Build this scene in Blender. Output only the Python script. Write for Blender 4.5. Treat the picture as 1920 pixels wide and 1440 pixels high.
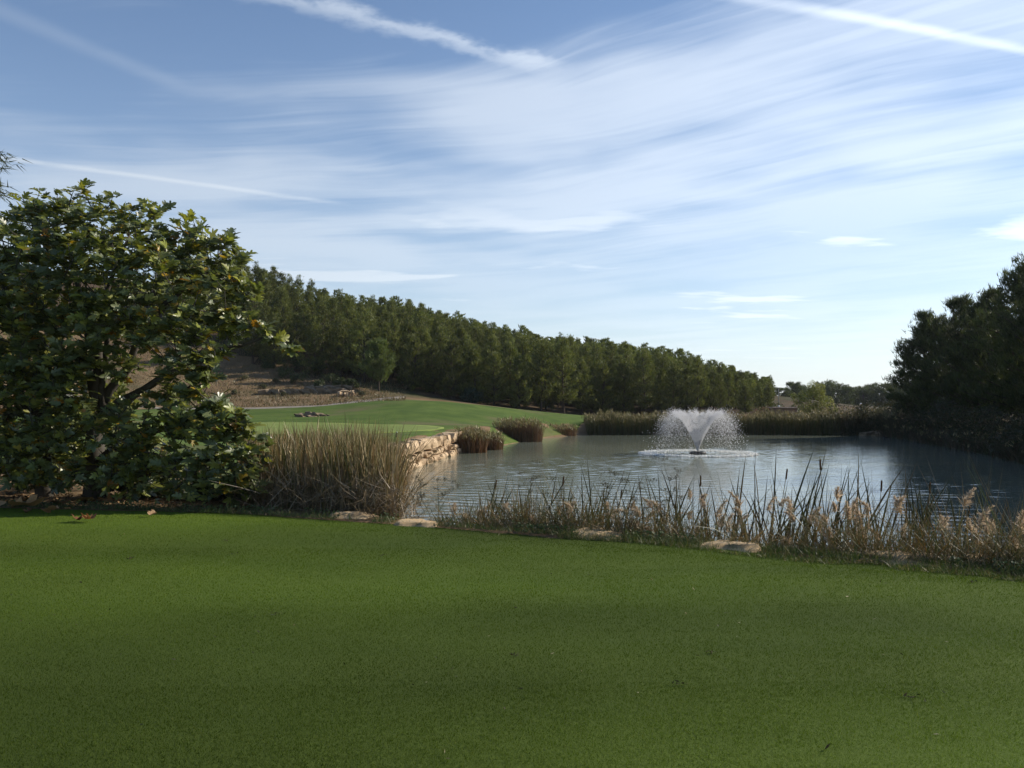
import bpy, bmesh, math, random
import numpy as np
from mathutils import Vector, Matrix

# ------------------------------------------------------------------ scene, camera, sky, sun
for o in list(bpy.data.objects):
    bpy.data.objects.remove(o, do_unlink=True)
SC = bpy.context.scene
COL = SC.collection

FPX, HY, EYE = 1662.0, 752.0, 1.65           # focal length in photo pixels, horizon row, eye height
cam_d = bpy.data.cameras.new('camera')
cam_d.sensor_width = 36.0
cam_d.lens = 36.0 * FPX / 1920.0
cam_d.clip_start, cam_d.clip_end = 0.1, 5000.0
cam = bpy.data.objects.new('camera', cam_d)
COL.objects.link(cam)
cam.location = (0, 0, EYE)
cam.rotation_euler = (math.radians(90) + math.atan((HY - 720) / FPX), 0, 0)
SC.camera = cam

SUN_AZ, SUN_EL = math.radians(72), math.radians(32)     # azimuth from the view axis (+Y) towards +X
SUN_DIR = Vector((math.sin(SUN_AZ) * math.cos(SUN_EL), math.cos(SUN_AZ) * math.cos(SUN_EL), math.sin(SUN_EL)))
SKY_STRENGTH, SUN_STRENGTH, EXPOSURE = 0.12, 5.0, 0.22

world = bpy.data.worlds.new('World')
SC.world = world
world.use_nodes = True
world.cycles.sampling_method = 'MANUAL'
world.cycles.sample_map_resolution = 256


class NT:
    """tiny helper to write node trees"""
    def __init__(s, tree):
        s.t = tree
    def n(s, kind, **kw):
        nd = s.t.nodes.new(kind)
        for k, v in kw.items():
            if k == 'ins':
                for i, val in v.items():
                    if isinstance(val, bpy.types.NodeSocket):
                        s.t.links.new(val, nd.inputs[i])
                    else:
                        nd.inputs[i].default_value = val
            else:
                setattr(nd, k, v)
        return nd
    def m(s, op, a, b=0.0, c=0.0, clamp=False):
        nd = s.n('ShaderNodeMath', operation=op, use_clamp=clamp)
        for i, v in enumerate((a, b, c)):
            if isinstance(v, bpy.types.NodeSocket):
                s.t.links.new(v, nd.inputs[i])
            else:
                nd.inputs[i].default_value = v
        return nd.outputs[0]
    def mapr(s, v, a, b, c=0.0, d=1.0, smooth=True):
        nd = s.n('ShaderNodeMapRange', clamp=True)
        nd.interpolation_type = 'SMOOTHSTEP' if smooth else 'LINEAR'
        s.t.links.new(v, nd.inputs[0])
        for i, q in enumerate((a, b, c, d)):
            nd.inputs[i + 1].default_value = q
        return nd.outputs[0]
    def mixc(s, f, a, b, blend='MIX'):
        nd = s.n('ShaderNodeMix', data_type='RGBA', blend_type=blend)
        for i, v in ((0, f), (6, a), (7, b)):
            if isinstance(v, bpy.types.NodeSocket):
                s.t.links.new(v, nd.inputs[i])
            elif i == 0:
                nd.inputs[0].default_value = v
            else:
                nd.inputs[i].default_value = (*v[:3], 1.0)
        return nd.outputs[2]
    def noise(s, vec, scale, detail=3.0, rough=0.5, dist=0.0):
        nd = s.n('ShaderNodeTexNoise')
        if vec is not None:
            s.t.links.new(vec, nd.inputs['Vector'])
        nd.inputs['Scale'].default_value = scale
        nd.inputs['Detail'].default_value = detail
        nd.inputs['Roughness'].default_value = rough
        nd.inputs['Distortion'].default_value = dist
        return nd.outputs['Fac']
    def comb(s, x, y, z=0.0):
        nd = s.n('ShaderNodeCombineXYZ')
        for i, v in enumerate((x, y, z)):
            if isinstance(v, bpy.types.NodeSocket):
                s.t.links.new(v, nd.inputs[i])
            else:
                nd.inputs[i].default_value = v
        return nd.outputs[0]


def build_world():
    t = world.node_tree
    t.nodes.clear()
    N = NT(t)
    out = N.n('ShaderNodeOutputWorld')
    bg = N.n('ShaderNodeBackground')
    t.links.new(bg.outputs[0], out.inputs[0])
    sky = N.n('ShaderNodeTexSky', sky_type='NISHITA')
    sky.sun_disc = False
    sky.sun_elevation = SUN_EL
    sky.sun_rotation = SUN_AZ
    sky.altitude = 900.0
    sky.air_density = 1.0
    sky.dust_density = 0.25
    sky.ozone_density = 2.8
    geo = N.n('ShaderNodeTexCoord')
    d = N.n('ShaderNodeSeparateXYZ', ins={0: geo.outputs['Generated']})
    dx, dy, dz = d.outputs
    zz = N.m('MAXIMUM', dz, 0.02)
    u = N.m('DIVIDE', dx, N.m('ADD', zz, 0.03))
    v = N.m('DIVIDE', dy, N.m('ADD', zz, 0.03))
    # cirrus: streaks combed along (1,-0.42) on the cloud plane, bent by a slow warp
    wv = N.comb(u, v, 3.0)
    w1 = N.m('MULTIPLY', N.m('SUBTRACT', N.noise(wv, 0.7, 2.0), 0.5), 0.55)
    bend = N.m('MULTIPLY', N.m('SQRT', N.m('ADD', N.m('MULTIPLY', u, u), 0.2)), 0.45)
    across0 = N.m('ADD', N.m('ADD', v, N.m('MULTIPLY', u, 0.5)), bend)
    across = N.m('ADD', across0, w1)
    along = N.m('SUBTRACT', u, N.m('MULTIPLY', v, 0.4))
    st1 = N.noise(N.comb(N.m('MULTIPLY', along, 0.55), N.m('MULTIPLY', across, 1.5), 4.3), 1.0, 4.0, 0.5, 0.2)
    st2 = N.noise(N.comb(N.m('MULTIPLY', along, 0.30), N.m('MULTIPLY', across, 2.2), 7.7), 3.2, 6.0, 0.60, 0.9)
    patch = N.noise(N.comb(u, v, 11.2), 0.9, 3.0, 0.5)
    front = N.mapr(across0, 1.7, 3.6, -0.19, 0.10)
    cir = N.m('ADD', N.m('ADD', N.m('MULTIPLY', st1, 0.70), N.m('MULTIPLY', st2, 0.30)), N.m('ADD', front, N.m('MULTIPLY', N.m('SUBTRACT', patch, 0.5), 0.80)))
    cir = N.m('MULTIPLY', N.mapr(cir, 0.34, 0.76), N.mapr(across0, 7.0, 4.2, 0.45, 1.0))
    # low broken streaks near the horizon
    lo = N.noise(N.comb(N.m('MULTIPLY', u, 0.42), N.m('MULTIPLY', v, 0.75), 23.4), 1.3, 5.0, 0.55, 0.2)
    lo = N.m('MULTIPLY', N.mapr(lo, 0.53, 0.64), N.mapr(v, 3.2, 4.4))
    # contrails: straight lines on the cloud plane
    def trail(p0, p1, wid, seed, puff, lo_t=-0.3, hi_t=1.02):
        ux, uy = p1[0] - p0[0], p1[1] - p0[1]
        L = math.hypot(ux, uy)
        ux, uy = ux / L, uy / L
        nx, ny = -uy, ux
        tt = N.m('DIVIDE', N.m('SUBTRACT', N.m('ADD', N.m('MULTIPLY', u, ux), N.m('MULTIPLY', v, uy)), p0[0] * ux + p0[1] * uy), L)
        dd = N.m('SUBTRACT', N.m('ADD', N.m('MULTIPLY', u, nx), N.m('MULTIPLY', v, ny)), p0[0] * nx + p0[1] * ny)
        pf = N.noise(N.comb(u, v, seed), 9.0 if puff else 3.0, 4.0, 0.6)
        dd = N.m('ADD', dd, N.m('MULTIPLY', N.m('SUBTRACT', pf, 0.5), wid * (2.2 if puff else 0.8)))
        core = N.mapr(N.m('ABSOLUTE', dd), wid, 0.0)
        ends = N.m('MULTIPLY', N.mapr(tt, lo_t - 0.15, lo_t + 0.1), N.mapr(tt, hi_t, hi_t - 0.25))
        return N.m('MULTIPLY', N.m('MULTIPLY', core, ends), N.mapr(pf, 0.25, 0.6, 0.35, 1.0))
    def uv(px, py):
        e = (HY - py) / FPX + 0.03
        return ((px - 960) / FPX / e, 1.0 / e)
    tr = None
    for p0, p1, wid, seed, puff, k in (((600, 0), (1060, 128), 0.075, 2.0, True, 0.40), ((0, 285), (650, 380), 0.055, 5.0, False, 0.42),
                                       ((1500, 0), (1920, 75), 0.04, 8.0, False, 0.5), ((30, 20), (350, 160), 0.07, 9.5, False, 0.09)):
        x = N.m('MULTIPLY', trail(uv(*p0), uv(*p1), wid, seed, puff, -0.6 if p0[0] != 1500 else -0.3, 1.05 if p0[0] != 1500 else 3.0), k)
        tr = x if tr is None else N.m('MAXIMUM', tr, x)
    fac = N.m('MAXIMUM', N.m('MULTIPLY', cir, 0.46), N.m('MULTIPLY', lo, 0.60))
    fac = N.m('ADD', fac, N.m('MULTIPLY', tr, N.m('SUBTRACT', 1.0, fac)))
    fac = N.m('MULTIPLY', fac, N.mapr(dz, 0.0, 0.09))
    # thin milky air low down, all round the horizon
    veil = N.m('MULTIPLY', N.m('POWER', N.m('SUBTRACT', 1.0, N.m('MAXIMUM', dz, 0.0)), 6.5), 0.72)
    # ice cloud scatters sunlight forward: brighter towards the sun
    dot = N.n('ShaderNodeVectorMath', operation='DOT_PRODUCT', ins={0: geo.outputs['Generated'], 1: tuple(SUN_DIR)}).outputs['Value']
    fwd = N.m('POWER', N.m('MAXIMUM', N.m('MULTIPLY', N.m('ADD', dot, 1.0), 0.5), 0.0), 3.0)
    lum = N.m('ADD', 4.8, N.m('MULTIPLY', fwd, 6.6))
    cc = N.n('ShaderNodeVectorMath', operation='SCALE', ins={0: (0.93, 1.0, 1.07), 'Scale': lum}).outputs[0]
    cv = N.n('ShaderNodeVectorMath', operation='SCALE', ins={0: cc, 'Scale': 0.90}).outputs[0]
    ch = N.n('ShaderNodeVectorMath', operation='SCALE', ins={0: cc, 'Scale': 1.12}).outputs[0]
    mix = N.mixc(fac, N.mixc(veil, sky.outputs[0], cv), ch)
    t.links.new(mix, bg.inputs['Color'])
    bg.inputs['Strength'].default_value = SKY_STRENGTH


build_world()
sun_d = bpy.data.lights.new('sun', 'SUN')
sun_d.energy = SUN_STRENGTH
sun_d.angle = math.radians(0.53)
sun_d.color = (1.0, 0.91, 0.78)
sun = bpy.data.objects.new('sun', sun_d)
COL.objects.link(sun)
sun.rotation_euler = (-SUN_DIR).to_track_quat('-Z', 'Y').to_euler()
SC.view_settings.view_transform = 'Standard'
SC.view_settings.look = 'None'
SC.view_settings.exposure = EXPOSURE
SC.view_settings.gamma = 1.0
SC.view_settings.use_curve_mapping = False
SC.cycles.use_denoising = True
SC.cycles.max_bounces = 8
SC.cycles.transparent_max_bounces = 8
SC.cycles.sample_clamp_indirect = 4.0

# ---- END OF SKY
# ------------------------------------------------------------------ helpers
R = np.random.default_rng(11)


def P(px, py, d):
    """a point d metres ahead that the photo shows at (px, py)"""
    return np.array([(px - 960) / FPX * d, d, EYE + (HY - py) / FPX * d])


def vnorm(a):
    return a / np.maximum(np.linalg.norm(a, axis=-1, keepdims=True), 1e-9)


def tag(o, label=None, cat=None, group=None, kind=None):
    if label: o['label'] = label
    if cat: o['category'] = cat
    if group: o['group'] = group
    if kind: o['kind'] = kind
    return o


def empty(name, loc=(0, 0, 0), rz=0.0, parent=None):
    o = bpy.data.objects.new(name, None)
    o.empty_display_size = 0.2
    COL.objects.link(o)
    o.location = loc
    o.rotation_euler = (0, 0, rz)
    if parent: o.parent = parent
    return o


def link(name, mesh, parent=None):
    o = bpy.data.objects.new(name, mesh)
    COL.objects.link(o)
    if parent: o.parent = parent
    return o


def mesh_np(name, V, faces, mats, smooth=False, tint=None, midx=None):
    """faces: list of (m,k) int arrays"""
    V = np.asarray(V, np.float32)
    me = bpy.data.meshes.new(name)
    me.vertices.add(len(V))
    me.vertices.foreach_set('co', V.ravel())
    loops, starts, tot = [], [], 0
    for F in faces:
        F = np.asarray(F, np.int32)
        if len(F) == 0: continue
        k = F.shape[1]
        loops.append(F.ravel())
        starts.append(tot + np.arange(len(F), dtype=np.int32) * k)
        tot += F.size
    loops = np.concatenate(loops); starts = np.concatenate(starts)
    me.loops.add(len(loops))
    me.loops.foreach_set('vertex_index', loops)
    me.polygons.add(len(starts))
    me.polygons.foreach_set('loop_start', starts)
    if smooth: me.polygons.foreach_set('use_smooth', np.ones(len(starts), bool))
    if midx is not None: me.polygons.foreach_set('material_index', np.asarray(midx, np.int32))
    me.update(calc_edges=True)
    if tint is not None:
        a = me.color_attributes.new('tint', 'FLOAT_COLOR', 'POINT')
        c = np.ones((len(V), 4), np.float32); c[:, :3] = tint
        a.data.foreach_set('color', c.ravel())
    for m in (mats if isinstance(mats, (list, tuple)) else [mats]):
        me.materials.append(m)
    return me


class Acc:
    """collects vertex and face arrays"""
    def __init__(s):
        s.V, s.F, s.T, s.n = [], {}, [], 0
    def add(s, V, faces, tint=None):
        V = np.asarray(V, np.float64).reshape(-1, 3)
        for F in faces:
            F = np.asarray(F, np.int64)
            if len(F): s.F.setdefault(F.shape[1], []).append(F + s.n)
        s.V.append(V)
        if tint is None: tint = (1, 1, 1)
        s.T.append(np.broadcast_to(np.asarray(tint, float), (len(V), 3)))
        s.n += len(V)
    def mesh(s, name, mats, smooth=False, tint=True):
        return mesh_np(name, np.concatenate(s.V), [np.concatenate(f) for f in s.F.values()], mats, smooth, np.concatenate(s.T) if tint else None)


def tube(path, rad, sides=6, cap=True):
    path = np.asarray(path, float); n = len(path)
    rad = np.broadcast_to(np.asarray(rad, float), (n,))
    tan = vnorm(np.gradient(path, axis=0))
    ref = np.array([0.0, 0, 1]) if abs(tan[0, 2]) < 0.9 else np.array([1.0, 0, 0])
    s = vnorm(np.cross(tan, ref)); b = np.cross(tan, s)
    ang = np.arange(sides) / sides * 2 * math.pi
    V = path[:, None] + rad[:, None, None] * (np.cos(ang)[None, :, None] * s[:, None] + np.sin(ang)[None, :, None] * b[:, None])
    V = V.reshape(-1, 3)
    i = np.arange(n - 1)[:, None] * sides; j = np.arange(sides)[None]; k = (j + 1) % sides
    F = np.stack([i + j, i + k, i + sides + k, i + sides + j], -1).reshape(-1, 4)
    fs = [F]
    if cap:
        V = np.vstack([V, path[:1], path[-1:]])
        a = np.arange(sides); c0 = n * sides
        fs.append(np.vstack([np.stack([np.full(sides, c0), (a + 1) % sides, a], -1),
                             np.stack([np.full(sides, c0 + 1), (n - 1) * sides + a, (n - 1) * sides + (a + 1) % sides], -1)]))
    return V, fs


def curve_pts(p0, p1, sag, n=6, side=0.0):
    p0, p1 = np.asarray(p0, float), np.asarray(p1, float)
    t = np.linspace(0, 1, n)[:, None]
    d = p1 - p0
    perp = vnorm(np.cross(d, [0, 0, 1.0]) + 1e-6)
    return p0 + d * t + (np.array([0, 0, 1.0]) * sag + perp * side) * (4 * t * (1 - t))


def blades(base, dirs, L, W, bend, nseg, rng, taper=0.6, keel=0.0, ang=None):
    """vectorised leaf strips: base (n,3), dirs (n,3), L,W (n,), bend (n,3)"""
    n = len(base)
    t = np.linspace(0, 1, nseg + 1)
    pos = base[:, None] + dirs[:, None] * (L[:, None] * t)[..., None] + bend[:, None] * (L[:, None] * t ** 2)[..., None]
    a = rng.uniform(0, 2 * math.pi, n) if ang is None else rng.normal(0, ang, n)
    side = np.stack([np.cos(a), np.sin(a), np.zeros(n)], -1)
    side = vnorm(side - dirs * (side * dirs).sum(-1, keepdims=True))
    w = (W[:, None] * np.maximum(1 - t, 0.0) ** taper * 0.5)
    w[:, -1] = W * 0.03
    A = pos + side[:, None] * w[..., None]
    B = pos - side[:, None] * w[..., None]
    V = np.stack([A, B], 2).reshape(n, -1, 3)
    k = np.arange(nseg) * 2
    f = np.stack([k, k + 1, k + 3, k + 2], -1)
    F = (f[None] + (np.arange(n) * (nseg + 1) * 2)[:, None, None]).reshape(-1, 4)
    V = V.reshape(-1, 3)
    if keel:
        s2 = np.cross(dirs, side)
        V2 = np.stack([pos + s2[:, None] * (w * keel)[..., None], pos - s2[:, None] * (w * keel)[..., None]], 2).reshape(n, -1, 3)
        V = np.concatenate([V.reshape(n, -1, 3), V2], 1).reshape(-1, 3)
        q = (nseg + 1) * 2
        F = np.concatenate([(f[None] + (np.arange(n) * 2 * q)[:, None, None]), (f[None] + q + (np.arange(n) * 2 * q)[:, None, None])], 1).reshape(-1, 4)
        return V, F, 2 * q
    return V, F, (nseg + 1) * 2


def tris(c, d, L, W, rng):
    """single triangle blades: base c, direction d"""
    n = len(c)
    s = vnorm(np.cross(d, vnorm(rng.normal(size=(n, 3)))))
    V = np.stack([c + s * (W * 0.5)[:, None], c - s * (W * 0.5)[:, None], c + d * L[:, None]], 1).reshape(-1, 3)
    return V, np.arange(3 * n).reshape(-1, 3)


def cards(c, nrm, L, W, rng):
    """diamond leaf cards"""
    n = len(c)
    a = vnorm(np.cross(nrm, vnorm(rng.normal(size=(n, 3))))); b = np.cross(nrm, a)
    a = a * (L * 0.5)[:, None]; b = b * (W * 0.5)[:, None]
    V = np.stack([c - a, c + b - a * 0.1, c + a, c - b - a * 0.1], 1).reshape(-1, 3)
    return V, np.arange(4 * n).reshape(-1, 4)


def vary(n, rng, pal, wts=None, jit=0.12):
    pal = np.asarray(pal, float)
    i = rng.choice(len(pal), n, p=None if wts is None else np.asarray(wts) / np.sum(wts))
    return pal[i] * (1 + rng.normal(0, jit, (n, 1)))


def smoothnoise(x, y, seed, scale):
    """cheap smooth value noise for shaping meshes"""
    r = np.random.default_rng(seed)
    z = 0.0
    for k in range(6):
        a = r.uniform(0, 2 * math.pi); f = r.uniform(0.6, 1.8) / scale
        z = z + np.sin((x * math.cos(a) + y * math.sin(a)) * f * 2 * math.pi + r.uniform(0, 6.28))
    return z / 6.0


ORD = ['first', 'second', 'third', 'fourth', 'fifth', 'sixth', 'seventh', 'eighth', 'ninth', 'tenth', 'eleventh', 'twelfth', 'thirteenth',
       'fourteenth', 'fifteenth', 'sixteenth', 'seventeenth', 'eighteenth', 'nineteenth', 'twentieth'] + ['twenty-' + s for s in
       ('first', 'second', 'third', 'fourth', 'fifth', 'sixth', 'seventh', 'eighth', 'ninth')] + ['thirtieth'] + ['thirty-' + s for s in
       ('first', 'second', 'third', 'fourth', 'fifth', 'sixth', 'seventh', 'eighth', 'ninth')]

# ------------------------------------------------------------------ materials
MATS = {}


def new_mat(name):
    m = bpy.data.materials.new(name)
    m.use_nodes = True
    m.node_tree.nodes.clear()
    N = NT(m.node_tree)
    out = N.n('ShaderNodeOutputMaterial')
    MATS[name] = m
    return m, N, out


def leafy(name, rough=0.55, trans=0.3, spec=0.4, noise=0.35, nscale=3.0, objvar=0.0, tcol=(1.25, 1.25, 0.6)):
    """foliage: colour from the tint attribute, some light passes through"""
    m, N, out = new_mat(name)
    at = N.n('ShaderNodeAttribute', attribute_name='tint').outputs['Color']
    tc = N.n('ShaderNodeTexCoord').outputs['Object']
    nz = N.mapr(N.noise(tc, nscale, 3.0), 0.25, 0.75, 1 - noise, 1 + noise, False)
    if objvar:
        oi = N.n('ShaderNodeObjectInfo').outputs['Random']
        nz = N.m('MULTIPLY', nz, N.m('ADD', 1 - objvar, N.m('MULTIPLY', oi, 2 * objvar)))
    col = N.n('ShaderNodeVectorMath', operation='SCALE', ins={0: at, 'Scale': nz}).outputs[0]
    b = N.n('ShaderNodeBsdfPrincipled', ins={'Base Color': col, 'Roughness': rough, 'Specular IOR Level': spec})
    tcl = N.n('ShaderNodeVectorMath', operation='MULTIPLY', ins={0: col, 1: tcol}).outputs[0]
    tr = N.n('ShaderNodeBsdfTranslucent', ins={'Color': tcl})
    mx = N.n('ShaderNodeMixShader', ins={0: trans, 1: b.outputs[0], 2: tr.outputs[0]})
    m.node_tree.links.new(mx.outputs[0], out.inputs[0])
    return m


def solid(name, c1, c2, scale=4.0, rough=0.85, bump=0.0, bscale=20.0, detail=5.0, spec=0.3, c3=None, stretch=(1, 1, 1), bdist=0.02):
    m, N, out = new_mat(name)
    tc = N.n('ShaderNodeTexCoord').outputs['Object']
    mp = N.n('ShaderNodeMapping', ins={0: tc, 'Scale': stretch}).outputs[0]
    f = N.mapr(N.noise(mp, scale, detail, 0.6), 0.32, 0.68, 0, 1)
    col = N.mixc(f, c1, c2)
    if c3:
        col = N.mixc(N.mapr(N.noise(mp, scale * 0.23, 4.0, 0.6), 0.5, 0.68), col, c3)
    b = N.n('ShaderNodeBsdfPrincipled', ins={'Base Color': col, 'Roughness': rough, 'Specular IOR Level': spec})
    if bump:
        bp = N.n('ShaderNodeBump', ins={'Strength': bump, 'Distance': bdist, 'Height': N.noise(mp, bscale, 6.0, 0.65)})
        m.node_tree.links.new(bp.outputs[0], b.inputs['Normal'])
    m.node_tree.links.new(b.outputs[0], out.inputs[0])
    return m


M_EARTH = solid('dry_earth', (0.14, 0.094, 0.050), (0.225, 0.155, 0.088), 0.35, 0.95, 0.8, 3.0, 8.0, 0.1, (0.10, 0.085, 0.045), bdist=0.15)
M_LITTER = solid('pine_litter', (0.06, 0.045, 0.028), (0.11, 0.075, 0.045), 0.5, 0.95, 0.6, 4.0, 8.0, 0.1, (0.05, 0.055, 0.022), bdist=0.15)
M_FAIRWAY = solid('fairway_grass', (0.052, 0.090, 0.013), (0.090, 0.134, 0.022), 0.55, 0.9, 0.5, 9.0, 8.0, 0.15, (0.12, 0.115, 0.045), bdist=0.05)
M_GREEN = solid('green_grass', (0.145, 0.195, 0.042), (0.168, 0.212, 0.050), 0.5, 0.85, 0.1, 15.0, 6.0, 0.2)
M_PATH = solid('path_surface', (0.20, 0.175, 0.145), (0.27, 0.24, 0.20), 1.5, 0.9, 0.3, 8.0, 6.0, 0.2)
M_STONE = solid('limestone', (0.44, 0.315, 0.19), (0.60, 0.455, 0.30), 2.2, 0.9, 0.9, 7.0, 8.0, 0.2, (0.27, 0.185, 0.11), bdist=0.06)
M_SLAB = solid('edge_stone', (0.58, 0.40, 0.21), (0.74, 0.55, 0.33), 5.0, 0.9, 0.9, 22.0, 8.0, 0.2, (0.22, 0.17, 0.10), bdist=0.03)
M_GREYROCK = solid('grey_rock', (0.17, 0.125, 0.08), (0.31, 0.24, 0.165), 2.0, 0.95, 1.0, 6.0, 8.0, 0.2, (0.10, 0.085, 0.06), bdist=0.08)
M_SOIL = solid('damp_soil', (0.035, 0.026, 0.017), (0.06, 0.045, 0.03), 3.0, 0.95, 0.5, 8.0)
M_BARK = solid('bark', (0.045, 0.036, 0.028), (0.10, 0.08, 0.06), 3.0, 0.95, 0.8, 14.0, 6.0, 0.1, stretch=(1, 1, 0.25), bdist=0.03)
M_FIGBARK = solid('fig_bark', (0.055, 0.048, 0.038), (0.095, 0.085, 0.07), 4.0, 0.9, 0.6, 18.0, 6.0, 0.2, bdist=0.01)
M_TWIG = solid('twig', (0.16, 0.12, 0.07), (0.24, 0.19, 0.12), 9.0, 0.9)
M_PINE = leafy('pine_needles', 0.6, 0.30, 0.25, 0.30, 0.5, 0.22)
M_LEAF = leafy('broad_leaf', 0.36, 0.34, 0.55, 0.18, 9.0)
M_REED = leafy('reed_blade', 0.5, 0.18, 0.35, 0.18, 6.0, tcol=(1.2, 1.1, 0.7))
M_CATTAIL = leafy('cattail_blade', 0.5, 0.10, 0.35, 0.18, 6.0)
M_PLUME = leafy('reed_plume', 0.9, 0.45, 0.1, 0.15, 8.0, tcol=(1.1, 1.0, 0.9))
M_SHRUB = leafy('shrub_leaf', 0.55, 0.25, 0.35, 0.25, 2.0)
M_GRASS = leafy('lawn_blade', 0.75, 0.30, 0.12, 0.10, 1.2, tcol=(1.15, 1.25, 0.4))
M_WEED = leafy('weed_leaf', 0.5, 0.25, 0.3, 0.15, 5.0)
M_DEADLEAF = leafy('dry_leaf', 0.75, 0.2, 0.2, 0.25, 30.0, tcol=(1.1, 1, 0.8))
M_DARKMETAL = solid('dark_plastic', (0.015, 0.015, 0.016), (0.03, 0.03, 0.03), 6.0, 0.5)
M_WOOD = solid('weathered_wood', (0.12, 0.09, 0.06), (0.2, 0.155, 0.11), 5.0, 0.9, 0.3, 20.0)
M_PALE = solid('pale_paint', (0.62, 0.62, 0.60), (0.72, 0.72, 0.7), 5.0, 0.6)
M_POLE = solid('pole_grey', (0.22, 0.22, 0.21), (0.28, 0.28, 0.27), 5.0, 0.6)
M_RED = solid('flag_red', (0.60, 0.02, 0.02), (0.68, 0.035, 0.03), 5.0, 0.7)
M_TEAL = solid('teal_plastic', (0.005, 0.20, 0.16), (0.02, 0.30, 0.24), 8.0, 0.4, 0.3, 10.0)
M_SHEDWALL = solid('shed_wall', (0.15, 0.10, 0.085), (0.22, 0.16, 0.13), 2.0, 0.9, 0.3, 12.0)
M_ROOF = solid('shed_roof', (0.26, 0.20, 0.16), (0.34, 0.27, 0.22), 2.0, 0.85, 0.3, 12.0)
M_DROP = leafy('spray_water', 0.2, 0.6, 0.8, 0.01, 3.0, tcol=(1, 1, 1))
M_FOAM = solid('foam', (0.86, 0.86, 0.81), (0.94, 0.94, 0.91), 9.0, 0.6)
M_DUCK = solid('dark_feathers', (0.02, 0.018, 0.016), (0.06, 0.05, 0.04), 12.0, 0.7)
M_BILL = solid('bill', (0.35, 0.22, 0.05), (0.4, 0.26, 0.06), 8.0, 0.5)
M_SKIN = solid('skin', (0.45, 0.28, 0.2), (0.5, 0.32, 0.23), 8.0, 0.6)
M_DARKCLOTH = solid('dark_cloth', (0.02, 0.022, 0.03), (0.035, 0.037, 0.045), 12.0, 0.9)
M_WHITECLOTH = solid('white_cloth', (0.7, 0.7, 0.7), (0.78, 0.78, 0.77), 12.0, 0.9)


def make_lawn_mat():
    m, N, out = new_mat('lawn_turf')
    tc = N.n('ShaderNodeTexCoord').outputs['Object']
    rot = N.n('ShaderNodeMapping', ins={0: tc, 'Rotation': (0, 0, math.radians(22)), 'Scale': (0.5, 1.3, 1)}).outputs[0]
    big = N.mapr(N.noise(rot, 0.55, 3.0, 0.5), 0.2, 0.8)
    at = N.n('ShaderNodeAttribute', attribute_name='tint').outputs['Color']
    mid = N.mapr(N.noise(tc, 2.4, 5.0, 0.6), 0.3, 0.7)
    fine = N.mapr(N.noise(tc, 70.0, 4.0, 0.7), 0.3, 0.7)
    c = N.mixc(big, (0.052, 0.086, 0.008), (0.088, 0.128, 0.014))
    c = N.mixc(N.m('MULTIPLY', mid, 0.35), c, (0.066, 0.100, 0.013))
    c = N.mixc(N.m('MULTIPLY', fine, 0.55), c, (0.052, 0.082, 0.010))
    c = N.n('ShaderNodeVectorMath', operation='MULTIPLY', ins={0: c, 1: at}).outputs[0]
    b = N.n('ShaderNodeBsdfPrincipled', ins={'Base Color': c, 'Roughness': 0.9, 'Specular IOR Level': 0.15})
    bp = N.n('ShaderNodeBump', ins={'Strength': 0.8, 'Distance': 0.02, 'Height': N.noise(tc, 55.0, 5.0, 0.7)})
    m.node_tree.links.new(bp.outputs[0], b.inputs['Normal'])
    m.node_tree.links.new(b.outputs[0], out.inputs[0])
    return m


M_LAWN = make_lawn_mat()


def make_water_mat():
    m, N, out = new_mat('pond_water')
    tc = N.n('ShaderNodeTexCoord').outputs['Object']
    bp = N.n('ShaderNodeBump', ins={'Strength': 0.5, 'Distance': 0.006, 'Height': N.noise(tc, 14.0, 3.0, 0.55)})
    col = N.mixc(N.mapr(N.noise(tc, 0.12, 2.0), 0.3, 0.7), (0.140, 0.156, 0.118), (0.168, 0.186, 0.148))
    b = N.n('ShaderNodeBsdfPrincipled', ins={'Base Color': col, 'Roughness': 0.07, 'IOR': 1.333, 'Specular IOR Level': 0.5, 'Normal': bp.outputs[0]})
    m.node_tree.links.new(b.outputs[0], out.inputs[0])
    return m


M_WATER = make_water_mat()

# ------------------------------------------------------------------ terrain
WZ = -0.9
POND = np.array([(5.5, 10), (3, 11.3), (1.4, 12.5), (-0.3, 13.3), (-1.6, 14.4), (-2.7, 16.5), (-3.6, 22), (-4.2, 29), (-3.75, 36.5), (-3.0, 43.2),
                 (-1.0, 47.5), (0.8, 55), (2.6, 61), (5.4, 66.0), (12, 67.3), (20, 67.2), (27.0, 66), (26.3, 59), (24.2, 49), (22.8, 42), (21, 36),
                 (19, 28), (17.5, 20), (17, 12), (15, 7), (11, 6.5), (8, 8.2)], float)
LAWN_EDGE = np.array([(-30, 19.5), (-16, 16.2), (-8.08, 14.0), (-5.6, 13.5), (-3.77, 13.06), (-2.4, 12.45), (-0.92, 11.77), (0.79, 10.92), (1.6, 10.55), (2.63, 9.93), (3.6, 9.36),
                      (4.9, 8.49), (7.2, 7.0), (10, 5.4), (16, 3.5), (30, 1.0)], float)


def sd_poly(x, y, poly):
    """signed distance, negative inside"""
    x = np.asarray(x, float); y = np.asarray(y, float)
    d = np.full(x.shape, 1e9); s = np.ones(x.shape)
    n = len(poly)
    for i in range(n):
        a, b = poly[i], poly[i - 1]
        e = b - a
        wx, wy = x - a[0], y - a[1]
        t = np.clip((wx * e[0] + wy * e[1]) / (e @ e), 0, 1)
        d = np.minimum(d, (wx - e[0] * t) ** 2 + (wy - e[1] * t) ** 2)
        c = np.stack([y >= a[1], y < b[1], e[0] * wy > e[1] * wx])
        flip = c.all(0) | (~c).all(0)
        s = np.where(flip, -s, s)
    return s * np.sqrt(d)


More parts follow.
